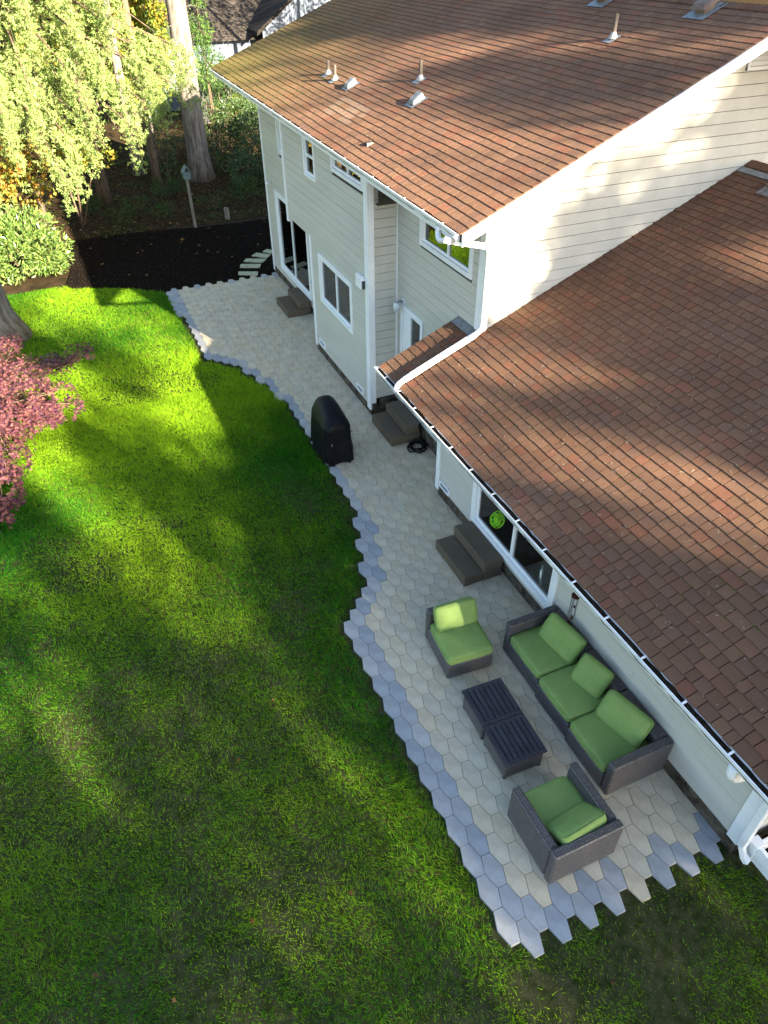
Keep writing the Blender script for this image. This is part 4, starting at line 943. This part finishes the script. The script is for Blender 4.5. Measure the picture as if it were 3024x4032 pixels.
def shade_trees():
    S = np.array(SMP+[(1.35,6.3,.1),(1.2,6.8,.05),(1.5,6.9,.1),(1.3,7.4,.05),(1.5,7.9,.1),(1.3,8.5,.1)])
    def light(a, b):
        d2 = (a[:, None]-S[None, :, 0])**2+(b[:, None]-S[None, :, 1])**2
        w = 1/(d2+.012)**1.7; return (w*S[None, :, 2]).sum(1)/w.sum(1), d2.min(1)
    spec = [(-3.1, 33, 1.9, -4.6, -2.1), (-.9, 36, 2.6, -2.1, .2), (1.5, 34, 8.6, .2, 3.6), (5.3, 37, 5.2, 3.6, 6.2), (7.3, 35, 9.2, 6.2, 8.3), (9.75, 34, 12.5, 8.3, 12.2)]
    lab = ['tall conifer shading the far end of the lawn', 'tall conifer shading the middle of the lawn', 'tall conifer shading the seating end of the patio', 'tall conifer shading the low roof', 'tall conifer shading the white gable', 'tallest conifer shading the upper ridge']
    for (a0, t0, btop, lo, hi), lb in zip(spec, lab):
        h = SUN[:2]/np.linalg.norm(SUN[:2]); base = a0*E1[:2]+h*t0*math.cos(ELEV); zt = btop*E2[2]+t0*SUN[2]
        tr = empty('conifer_tree', (base[0], base[1], 0)); tag(tr, lb, 'tree', 'conifers behind the viewpoint')
        m, pts = trunk_mb((base[0], base[1], -.2), (base[0], base[1], zt), .22, .03, bend=.1)
        n = int((1150 if lo > 6 else 800)*(hi-lo)*14.5); a = RNG.uniform(lo, hi, n); b = RNG.uniform(-1.4, 13.2, n)
        l, sw = light(a, b); p = np.clip(-np.log(np.maximum(l**(3.2 if lo > 2 else 2.1), .0015))/((1150 if lo > 6 else 800)*.0125), 0, 1); p[sw > .72**2] = 0
        keep = RNG.uniform(0, 1, n) < p; a, b = a[keep], b[keep]; n = len(a)
        t = t0+RNG.normal(0, 1.0, n)
        P = a[:, None]*E1+b[:, None]*E2+t[:, None]*SUN
        D = rdir(n, -.5); W = side(D)
        cards('crown', P, D, W, RNG.uniform(.22, .40, n), RNG.uniform(.12, .20, n), mixc(n, [(.03,.06,.02),(.04,.07,.02)]), 'needle', tr)
        for i in RNG.integers(0, max(n, 1), 40):
            q = P[i]; zz_ = min(max(q[2]+.3, 3), zt-.2); limb(m, (base[0], base[1], zz_), tuple(q), .04, .01, .2)
        m.build('trunk', MAT['bark2'], tr, smooth=True)
shade_trees()

# ---- big lit fir trunk behind the mulch bed
def fir_crown(tr, x, y, z0, z1, r, n, cols):
    s = RNG.uniform(0, 1, n); z = z0+(z1-z0)*s; rr = r*(1-s*.75)*np.sqrt(RNG.uniform(.05, 1, n)); a = RNG.uniform(0, 2*np.pi, n)
    P = np.stack([x+rr*np.cos(a), y+rr*np.sin(a), z-rr*.25], 1); D = unit(np.stack([np.cos(a), np.sin(a), RNG.normal(-.7, .4, n)], 1)); W = side(D)
    cards('crown', P, D, W, RNG.uniform(.2, .4, n), RNG.uniform(.06, .12, n), mixc(n, cols), 'needle', tr)
FIR = [(.06,.11,.03),(.08,.13,.03),(.05,.10,.035),(.10,.15,.04)]
t = empty('fir_tree', (3.49, 31.2, 0)); tag(t, 'tall fir with a thick bare trunk, sunlit above and shaded below', 'tree')
m, _ = trunk_mb((3.49,31.2,-.1), (3.62,31.2,15), .46, .26, n=16, flare=1.35, bend=.05, sides=20)
for k in range(9):
    a = random.uniform(0, 6.28); z = random.uniform(9, 14); limb(m, (3.55,31.2,z), (3.55+2*math.cos(a), 31.2+2*math.sin(a), z-.4), .05, .015, .15)
for z, a, L_ in ((5.3,3.4,.5),(5.9,.3,.7),(4.6,2.9,.35),(6.3,3.0,.8),(3.6,.2,.4)): limb(m, (3.5,31.2,z), (3.5+L_*math.cos(a), 31.2-.3, z+.15), .025, .006, .05)
m.build('trunk', MAT['bark'], t, smooth=True); fir_crown(t, 3.6, 31.2, 9, 16, 2.6, 5000, FIR)
# ---- big trunk at the left edge
t = empty('conifer_tree', (-4.75, 17.9, 0)); tag(t, 'thick grey barked conifer trunk flaring into the lawn beside the red maple', 'tree')
m, _ = trunk_mb((-4.78,17.85,-.1), (-4.9,18.0,13), .46, .30, n=18, flare=1.75, bend=.05, sides=22)
for k in range(8):
    a = random.uniform(0, 6.28); z = random.uniform(9.5, 12.5); limb(m, (-4.85,18,z), (-4.85+2*math.cos(a), 18+2*math.sin(a), z-.4), .05, .015, .1)
m.build('trunk', MAT['bark'], t, smooth=True); fir_crown(t, -4.9, 18, 9.5, 16, 2.4, 3000, FIR)
# ---- other slim trunks in the wood
def slim(x, y, r, h, label, name='slim_tree', mt='bark', cz=8, cols=FIR, cn=2500, cr=1.6):
    t = empty(name, (x, y, 0)); tag(t, label, 'tree')
    m, _ = trunk_mb((x,y,-.1), (x+.1,y,h), r, r*.6, n=10, flare=1.3, bend=.12, sides=12)
    for k in range(7):
        a = random.uniform(0, 6.28); z = random.uniform(cz, h-.3); limb(m, (x,y,z), (x+cr*.8*math.cos(a), y+cr*.8*math.sin(a), z-.2), .03, .01, .1)
    m.build('trunk', MAT[mt], t, smooth=True); fir_crown(t, x, y, cz, h+1, cr, cn, cols)
slim(1.12, 33, .20, 13, 'pale sunlit slim conifer trunk left of the thick fir')
slim(2.35, 36, .13, 12, 'mossy thin conifer trunk just left of the thick fir', cols=[(.14,.15,.03),(.10,.13,.03)])
slim(-.75, 29.2, .22, 12, 'shaded conifer trunk behind the drooping branches', mt='bark2')
slim(1.55, 30.6, .16, 12, 'shaded trunk between birdhouse and drooping branches', mt='bark2')

# ---- conifer with pendulous sunlit branches
def weeping():
    t = empty('weeping_conifer', (-3.2, 27.0, 0)); tag(t, 'conifer with long drooping sunlit branches over the mulch bed', 'tree')
    m, _ = trunk_mb((-3.25,27.0,-.1), (-2.3,27.0,13), .24, .10, n=12, flare=1.4, bend=.06)
    limbs = [((2.35,24.2,4.85),6.3,1.6),((1.7,23.6,4.6),6.0,2.0),((.55,22.7,4.35),6.4,2.1),((.15,22.2,3.75),5.2,2.0),((-.75,22.0,3.35),4.8,1.8),((-1.55,21.7,3.15),4.6,1.75),((-2.15,21.5,2.75),4.2,1.55),
             ((-1.0,22.6,4.7),6.6,1.6),((-.2,23.0,5.3),7.2,1.7),((.9,23.6,5.5),7.6,1.6),((-2.4,22.4,4.9),6.6,2.0),((-3.3,22.2,4.4),5.6,2.4),((-3.9,23.0,4.0),5.4,2.3),((-1.9,23.2,6.3),8.2,1.9),((-.7,23.4,6.6),8.8,1.8),((.5,23.8,6.9),9.0,1.8),
             ((-3.2,22.6,6.2),8.0,2.2),((-4.0,23.4,6.0),7.8,2.3),((-2.6,23.0,7.6),9.4,2.0),((-1.2,23.6,8.0),10,2.0),((-3.8,23.6,7.6),9.6,2.2),((-4.6,24.6,5.0),6.6,2.4),((1.5,25.0,5.9),8.0,1.4),((2.7,25.2,5.2),6.6,1.2),((1.2,23.4,4.9),6.2,2.2),((2.0,24.4,5.4),7.0,1.5)]
    PP, DD, LL, WW, CC = [], [], [], [], []
    lit = np.array([[.27,.37,.11],[.32,.42,.13],[.21,.32,.10],[.38,.45,.18],[.15,.24,.07],[.38,.44,.15]])
    for (q, zs, drop) in limbs:
        p0 = np.array([-3.2+.95*(zs/13), 27.0, zs]); q = np.array(q, float)
        pts = limb(m, p0, q, .055, .012, .35, n=8); pts = np.array(pts)
        ns = 30; clus = RNG.uniform(.2, 1.0, 7)
        for k in range(ns):
            s = float(np.clip(clus[k % 7]+RNG.normal(0, .035), .15, 1.0)); f_ = s*(len(pts)-1); i = min(int(f_), len(pts)-2); b = pts[i]+(pts[i+1]-pts[i])*(f_-i)
            b = b+RNG.normal(0, .11, 3)*np.array([1.0, 1.0, .5]); ln = drop*RNG.uniform(.35, 1.0)*(.55+.45*s)
            nn = int(ln/.085)+3; u = np.linspace(0, 1, nn); sway = RNG.normal(0, .10, 2)
            lean = (q-p0)[:2]; lean = lean/np.linalg.norm(lean)*.18*ln
            cpt = np.stack([b[0]+sway[0]*u**2+lean[0]*u, b[1]+sway[1]*u**2+lean[1]*u, b[2]+.04*np.sin(u*3)-ln*u**1.12], 1)
            m.tube([tuple(c) for c in cpt[::max(1, nn//4)]], .004, 4, cap=False)
            cpt = cpt+RNG.normal(0, .07, (nn, 3)); big = RNG.uniform(.7, 1.45, nn); tone = RNG.uniform(.65, 1.2, (nn, 1))
            for rep in range(15):
                d = RNG.normal(0, 1, (nn, 3)); d[:, 2] -= .45; d = unit(d); PP.append(cpt+d*.012); DD.append(d)
                LL.append(RNG.uniform(.05, .095, nn)*big); WW.append(RNG.uniform(.014, .026, nn)*big); CC.append(lit[RNG.integers(0, 6, nn)]*tone*RNG.uniform(.8, 1.15, (nn, 1)))
    P = np.concatenate(PP); D = np.concatenate(DD)
    cards('crown', P, D, side(D), np.concatenate(LL), np.concatenate(WW), np.concatenate(CC), 'needle', t)
    m.build('trunk', MAT['bark2'], t, smooth=True)
weeping()

# ---- broad leaf shrubs and trees: lobed clumps with real gaps
def leafy(name, label, base, blobs, nper, L_, Wd, cols, mt='leaf', stems=6, r0=.04, cat='shrub', group=None, zb=.1, shell=.55, tmat='bark2', jit=.3):
    t = empty(name, (base[0], base[1], 0)); tag(t, label, cat, group)
    m = MB(); PP, DD = [], []
    for (x, y, z, rx, ry, rz) in blobs:
        n = int(nper*(rx*ry*rz)**(2/3.)*3); d = rdir(n); rr = (shell+(1-shell)*RNG.uniform(0, 1, n)**.6)[:, None]
        nz = np.array([mnoise.noise(Vector((a[0]*1.7+x, a[1]*1.7+y, a[2]*1.7+z))) for a in d])[:, None]
        P = np.array([x, y, z])+d*np.array([rx, ry, rz])*rr*(1+.45*nz); P[:, 2] = np.maximum(P[:, 2], .03)
        # drop leaves in noise holes
        hole = np.array([mnoise.noise(Vector(tuple(p*1.9))) for p in P]); k = hole > -.22
        PP.append(P[k]); dd = d[k]*.9+RNG.normal(0, .65, (k.sum(), 3)); dd[:, 2] += zb; DD.append(unit(dd))
        limb(m, (base[0]+random.uniform(-.1,.1), base[1]+random.uniform(-.1,.1), -.05), (x, y, z), r0, r0*.3, .1)
        for q in P[k][:stems]: limb(m, (x, y, z), tuple(q), r0*.35, .004, .03, n=3)
    P = np.concatenate(PP); D = np.concatenate(DD); n = len(P)
    cards('foliage', P, D, side(D), RNG.uniform(.7, 1.25, n)*L_, RNG.uniform(.7, 1.2, n)*Wd, mixc(n, cols, jit), mt, t)
    m.build('stems', MAT[tmat], t, smooth=True); return t
YG_ = [(.16,.20,.03),(.20,.23,.035),(.12,.17,.03),(.24,.24,.04),(.28,.19,.03)]
OR = [(.20,.19,.035),(.28,.17,.03),(.14,.17,.03),(.32,.13,.025),(.11,.14,.03),(.24,.22,.04)]
DK = [(.035,.075,.025),(.05,.09,.03),(.03,.06,.02),(.06,.10,.03)]
GL = [(.09,.16,.035),(.12,.19,.04),(.07,.13,.03),(.15,.21,.05)]
leafy('rhododendron', 'glossy green rhododendron beside the thick left trunk and mulch', (-3.9, 22.3), [(-4.0,22.2,.85,1.25,1.0,.85),(-3.2,22.0,.6,.65,.6,.6),(-4.7,22.6,1.0,.9,.9,.95),(-3.7,22.9,1.2,.9,.8,.6)], 900, .17, .055, GL, 'shiny', zb=.35)
leafy('vine_maple', 'vine maple with yellow and orange autumn leaves behind the rhododendron', (-5.0, 25.6), [(-4.9,25.0,2.2,1.1,1.0,1.0),(-3.9,25.0,2.6,.9,.9,.8),(-5.6,25.6,3.2,1.1,1.0,.9),(-4.4,25.8,3.4,1.0,.9,.9),(-3.4,25.6,1.7,.8,.8,.7),(-2.6,25.8,2.6,.7,.7,.6),(-5.4,24.4,1.4,.8,.8,.8)], 330, .14, .12, OR, cat='tree', shell=.3, r0=.05)
leafy('maple_sapling', 'small maple with yellow green leaves under the drooping branches', (-1.9, 26.4), [(-1.6,26.0,2.7,.8,.7,.5),(-.9,25.8,2.4,.7,.6,.4),(-2.2,26.2,3.2,.7,.7,.5)], 300, .13, .11, YG_, cat='tree', shell=.25)
leafy('bigleaf_maple', 'broad maple with sunlit yellow green leaves behind the slim trunks', (1.7, 35), [(1.5,34.5,5.2,1.4,1.1,1.0),(2.7,34.8,5.6,1.2,1.1,1.0),(.1,34.8,6.0,1.4,1.2,1.1),(2.5,34.6,4.2,1.1,1.0,.8),(1.2,34.8,4.0,1.2,1.0,.8),(.9,35.2,7.3,1.6,1.3,1.1),(2.9,35.2,7.0,1.4,1.2,1.0),(-1.4,35.2,4.8,1.3,1.1,.9),(2.0,35.2,3.1,1.3,1.0,.7)], 300, .22, .19, YG_, cat='tree', shell=.3, r0=.09)
leafy('young_cedar', 'young bright green cedar right of the thick fir trunk', (5.3, 35.6), [(5.2,35.5,4.9,.6,.6,.9),(5.25,35.5,3.6,.8,.8,.9),(5.2,35.5,6.0,.4,.4,.8)], 620, .16, .05, [(.07,.14,.03),(.10,.17,.04),(.05,.11,.03)], 'needle', cat='tree', zb=-.2, shell=.2)
leafy('laurel', 'dark green laurel shaded beside the fir trunk base', (5.6, 31.8), [(5.0,31.8,.9,.9,.8,.9),(6.1,32.0,1.2,1.1,.9,1.0),(5.6,32.6,2.0,1.0,.8,.7),(6.9,32.6,1.9,1.0,.8,.9)], 700, .13, .06, DK, 'shiny')
leafy('laurel', 'dark green shrub between the birdhouse and the fir trunk', (2.2, 31.5), [(2.0,31.8,.9,.7,.6,.8),(2.5,32.4,1.6,.8,.7,.8),(1.7,32.8,2.1,.7,.6,.6)], 400, .13, .06, DK, 'shiny')
leafy('holly', 'dark holly shrub between the fir trunk and the house corner', (6.6, 29.0), [(4.9,29.0,.7,.7,.7,.7),(5.6,29.4,.9,.9,.8,.9),(6.4,29.6,1.3,1.0,.9,1.0),(6.6,28.4,.9,.9,.9,.8),(6.2,30.4,2.0,.9,.8,.7)], 700, .11, .055, DK, 'shiny')
leafy('fern_clump', 'pale yellow green fern clump below the roof corner', (5.7, 34.2), [(5.6,34.0,1.6,.8,.7,.6),(6.4,34.4,1.9,.8,.7,.6)], 380, .2, .05, [(.13,.18,.03),(.17,.20,.04),(.10,.15,.03)], 'leaf', zb=.6)
leafy('photinia', 'sunlit mixed green bush in front of the neighbouring house', (9.0, 41), [(8.3,41.0,2.4,1.0,.9,.8),(9.4,41.2,2.7,1.1,.9,.8),(10.5,41.4,2.8,1.0,.9,.7),(9.0,41.5,1.6,1.6,.9,1.0),(11.4,41.8,2.6,.9,.8,.7)], 300, .16, .09, [(.09,.14,.035),(.13,.17,.04),(.06,.10,.03),(.20,.15,.06),(.16,.18,.05)], 'shiny')
leafy('evergreen_hedge', 'dark evergreen shrub hiding the shed behind the fir trunk', (6.6, 39.5), [(5.9,39.4,1.4,.9,.7,1.4),(7.1,39.6,1.6,1.0,.7,1.5),(6.5,39.8,2.6,.9,.7,.9),(8.0,40.0,1.4,.9,.7,1.2)], 420, .16, .08, DK, 'leaf')
leafy('salal', 'low dark salal clump at the foot of the wood', (.3, 27.6), [(.2,27.5,.25,.6,.5,.25),(1.0,27.9,.3,.6,.5,.3)], 260, .11, .06, DK, 'leaf', r0=.01)
leafy('salal', 'low dark salal clump right of the birdhouse post', (2.9, 26.6), [(2.8,26.6,.25,.5,.4,.25),(3.6,27.0,.3,.6,.4,.3),(4.6,26.6,.35,.7,.5,.35)], 260, .10, .045, DK, 'leaf', r0=.01)
for i, (x, y, s, lb) in enumerate([(-6.5,38,1.3,'dense dark evergreen at the left of the wood'),(-3.0,42,1.5,'dense evergreen behind the weeping conifer'),(2.6,44,1.3,'dense evergreen behind the fir trunk'),(-8.5,30,1.2,'dense evergreen beyond the rhododendron')]):
    leafy('evergreen_tree', lb, (x, y), [(x,y,2.0*s,1.8*s,1.5,1.8*s),(x+.4,y,4.6*s,1.6*s,1.4,1.7*s),(x-.3,y,7.2*s,1.2*s,1.2,1.6*s),(x+1.3,y+.3,3.2*s,1.2*s,1.2,1.2*s)], 190, .30, .12, [(.05,.09,.025),(.07,.12,.03),(.04,.07,.02)], 'needle', cat='tree', zb=-.3, shell=.4, r0=.14)

for x, y, s, lb in [(-.6,26.6,1.0,'left of the birdhouse post'),(.9,26.3,.8,'just behind the birdhouse post'),(4.3,27.6,1.2,'between the stump and the fir trunk'),(1.6,29.0,1.3,'in front of the shaded trunk'),(-1.8,28.0,1.2,'below the drooping branches'),(5.4,26.4,1.1,'beside the house corner')]:
    leafy('sword_fern', 'dark green fern clump '+lb, (x, y), [(x,y,.28*s,.45*s,.42*s,.3*s),(x+.4*s,y+.3,.22*s,.35*s,.35*s,.25*s)], 340, .22, .035, DK, 'leaf', r0=.008, zb=.5, shell=.2)
# ---- red japanese maple with star shaped leaves
def red_maple():
    t = empty('japanese_maple', (-4.9, 12.2, 0)); tag(t, 'low red Japanese maple with layered foliage at the lawn edge', 'tree')
    PADS = [(-4.06,13.58,1.7),(-4.28,12.09,1.6),(-3.94,12.14,1.5),(-3.53,13.29,1.2),(-3.08,13.78,1.0),(-2.84,14.29,.9),(-3.41,12.63,.9),(-3.28,12.09,.8),(-3.66,12.0,.7),(-3.98,11.67,1.3),(-4.31,11.41,1.3),(-4.13,11.72,.8),(-4.5,10.85,1.0),(-4.32,11.08,.7),(-4.65,9.96,.6),(-4.56,9.82,.5),(-4.77,9.34,.4),(-4.34,12.62,1.8),
            (-4.34,11.73,1.2),(-4.42,11.16,1.0),(-4.30,11.13,.9),(-4.55,10.62,.8),(-4.44,10.70,.6),(-4.62,10.2,.7),(-3.86,12.1,.9),(-3.72,12.3,1.0),(-3.76,12.5,1.2),(-3.95,12.95,1.5),(-4.1,12.6,1.6),(-3.58,12.2,.75),
            (-4.9,13.0,1.9),(-5.2,12.0,1.9),(-5.3,11.0,1.5),(-5.5,10.2,1.1),(-5.6,13.2,1.7),(-6.0,12.0,1.6),(-5.9,11.0,1.2),(-4.7,13.9,1.5),(-5.2,14.2,1.2),(-5.2,9.4,.6)]
    m = MB(); V, F, C = [], [], []; n = 0
    limb(m, (-4.95,12.2,-.05), (-4.9,12.2,.7), .09, .07)
    star = []
    for k in range(5):
        a = math.radians(-110+55*k); L_ = (1.0-.16*abs(k-2)); star.append((math.sin(a)*L_, math.cos(a)*L_*.95)); a2 = a+math.radians(27.5); star.append((math.sin(a2)*.34, math.cos(a2)*.34))
    star = star[:9]+[(0, -.15)]
    cols = [(.12,.042,.054),(.16,.058,.064),(.085,.030,.050),(.20,.085,.082),(.06,.024,.046),(.15,.075,.058)]
    for (x, y, z) in PADS:
        limb(m, (-4.9,12.2,.65), (x, y, z-.05), .03, .007, .12)
        r = random.uniform(.34, .48); cnt = 640; x -= .26
        for i in range(cnt):
            a = random.uniform(0, 6.283); q = math.sqrt(random.random())*r; px, py = x+q*math.cos(a), y+q*math.sin(a); pz = z+random.uniform(-.13, .10)-q*q*.45
            if mnoise.noise(Vector((px*3, py*3, pz*3))) < -.08: continue
            s = random.uniform(.042, .068); az = a+random.uniform(-.9, .9); d = Vector((math.cos(az)*.8, math.sin(az)*.8, random.uniform(-.7, .05))).normalized()
            nr = Vector((random.uniform(-.4,.4), random.uniform(-.4,.4), 1)); w = d.cross(nr).normalized()
            pts = [(px, py, pz)]+[tuple(Vector((px, py, pz))+w*(u*s)+d*((v+.2)*s)) for u, v in star]
            c = np.array(random.choice(cols))*random.uniform(.7, 1.25)
            V += pts; C += [c]*len(pts)
            k = len(star); F += [(n, n+1+j, n+1+(j+1) % k) for j in range(k)]; n += len(pts)
    og = WORG[t]; link('foliage', np_mesh('foliage', np.array(V)-og, F, np.array(C), MAT['maple']), t); m.build('trunk', MAT['bark2'], t, smooth=True)
red_maple()

# ---- fallen leaves
def fallen():
    V = [(0,0,.004),(.03,.012,.010),(.085,.03,.006),(.055,.05,.012),(.07,.085,.004),(.03,.062,.014),(-.005,.075,.006),(.004,.035,.010)]
    meshes = []
    for c in ((.24,.09,.03),(.28,.15,.05),(.16,.06,.04),(.34,.22,.09)):
        m = MB(); m.cur = c; m.add(V, [(0,1,3,7),(1,2,3),(3,4,5),(3,5,7),(5,6,7)]); meshes.append(m.mesh('fallen_leaf', MAT['leaf'], colattr=True))
    pts = []
    for k in range(34): pts.append((random.uniform(-2.4, 4.5), random.uniform(20.6, 25.0), -.02, 'mulch'))
    for k in range(26): pts.append((random.uniform(-2.2, 1.6), random.gauss(25.5, .35), -.045, 'mulch'))
    for k in range(26): pts.append((random.uniform(-4.6, -.4), random.uniform(.2, 18), -.015, 'lawn'))
    for k in range(60): pts.append((random.uniform(-4, 6), random.uniform(25.3, 31), -.045, 'wood'))
    pts += [(-.42,18.75,-.02,'lawn'),(-.36,18.65,-.02,'lawn'),(-.5,18.8,-.02,'lawn'),(.55,-.72,-.01,'lawn')]
    L = {'mulch': 'dry orange leaf lying on the dark mulch bed', 'lawn': 'dry brown leaf lying on the lawn', 'wood': 'dry orange leaf lying on the woodland floor'}
    for x, y, z, w in pts:
        if w == 'lawn' and (point_in(PATIO, np.array([x]), np.array([y]))[0]): continue
        o = bpy.data.objects.new('fallen_leaf', random.choice(meshes)); col.objects.link(o); s = random.uniform(.8, 1.6)*(.42 if w == 'lawn' else 1); o.location = (x, y, z+.012); o.scale = (s, s, s); o.rotation_euler = (random.uniform(-.3,.3), random.uniform(-.3,.3), random.uniform(0, 6.28))
        tag(o, L[w], 'leaf', 'fallen leaves on the '+w)
fallen()
# mulch chips, forest litter and moss carpet
def chips():
    n = 16000; x = RNG.uniform(-3, 7, n); y = RNG.uniform(18.6, 25.2, n); k = point_in(MULCH, x, y) & ~point_in(PATIO, x, y); x, y = x[k], y[k]; n = len(x)
    P = np.stack([x, y, RNG.uniform(-.03, .0, n)], 1); D = rdir(n); D[:, 2] *= .35; D = unit(D)
    o = cards('bark_chips', P, D, side(D), RNG.uniform(.03, .08, n), RNG.uniform(.012, .03, n), mixc(n, [(.007,.0055,.0045),(.016,.012,.009),(.032,.022,.016)], .3), 'leaf', mulch); tag(o, kind='stuff')
    n = 16000; x = RNG.uniform(-9, 9, n); y = RNG.uniform(24.9, 36, n); P = np.stack([x, y, RNG.uniform(-.055, -.02, n)], 1); D = rdir(n); D[:, 2] *= .3; D = unit(D)
    nz = np.array([mnoise.noise(Vector((a*.8, b*.8, 5))) for a, b in zip(x, y)]); c = mixc(n, [(.06,.036,.018),(.10,.055,.025),(.04,.03,.018),(.13,.075,.03)], .3); g_ = nz > .12; c[g_] = mixc(g_.sum(), [(.06,.09,.02),(.09,.12,.03)], .3)
    k = ~((x > 3.1) & (y < 25)); o = cards('leaf_litter', P[k], D[k], side(D[k]), RNG.uniform(.04, .12, k.sum()), RNG.uniform(.03, .07, k.sum()), c[k], 'leaf', None); tag(o, 'brown leaf litter with mossy patches under the trees', 'leaf litter', kind='stuff')
chips()

for x, y, lb in [(16.6,34.4,'tall fir shading the neighbouring gable'),(12.4,37.6,'tall fir shading the neighbouring roof')]:
    t = empty('fir_tree', (x, y, 0)); tag(t, lb, 'tree'); m, _ = trunk_mb((x,y,-.1), (x,y,12.5), .2, .06); m.build('trunk', MAT['bark2'], t, smooth=True); fir_crown(t, x, y, 7.2, 12.8, 2.3, 2600, FIR)
# ================================================================== NEIGHBOURING HOUSE
t = empty('neighbour_house', (11, 48, 0)); tag(t, 'neighbouring house with weathered shingle roof and pale blue siding', 'house')
sn = .5; m = MB(); random.seed(5)
y0 = 46.0; rows = 44
for i in range(rows):
    yb = y0+i*.2; x = 2.0
    while x < 13:
        w = random.uniform(.25, .5); m.cur = (random.uniform(.7,1.15),)*3; zb = 3.35+(yb-y0)*sn
        m.add([(x,yb,zb+.035),(x+w-.02,yb,zb+.035),(x+w-.02,yb+.22,zb+.11),(x,yb+.22,zb+.11),(x,yb,zb),(x+w-.02,yb,zb)], [(0,1,2,3),(4,5,1,0)]); x += w
m.build('roof', MAT['nroof'], t, colattr=True)
m = MB(); m.box((2.2,46.5,0), (13,46.7,3.5)); m.build('wall', MAT['nwall'], t)
m = MB(); m.prism([(10.75,0),(20,0),(20,9.0),(18.0,9.0),(10.75,3.9)], 1, 45.2, 45.4); gwall = m.build('gable_wall', MAT['nwall'], t)
for i in range(24):
    x = 10.9+i*.3; MB().box((x, 45.17, .2), (x+.04, 45.199, 3.85+(x-10.75)*.70)).build('batten', MAT['nwall'], gwall)
m = MB(); m.add([(10.3,44.8,3.62),(18,44.8,9.05),(18,44.8,9.25),(10.3,44.8,3.82),(10.3,52,3.62),(18,52,9.05),(18,52,9.25),(10.3,52,3.82)], [(0,1,2,3),(3,2,6,7),(0,3,7,4),(0,4,5,1)]); m.build('gable_roof', MAT['deck'], t)
t2 = empty('garden_shed', (6.6, 42, 0)); tag(t2, 'small grey shed with pale roof behind the fir trunk', 'shed')
MB().box((5.9,42,0), (7.6,43.4,2.0)).build('wall', MAT['darkgrey'], t2); MB().box((5.7,41.8,2.0), (7.8,43.6,2.12)).build('roof', MAT['wood'], t2)
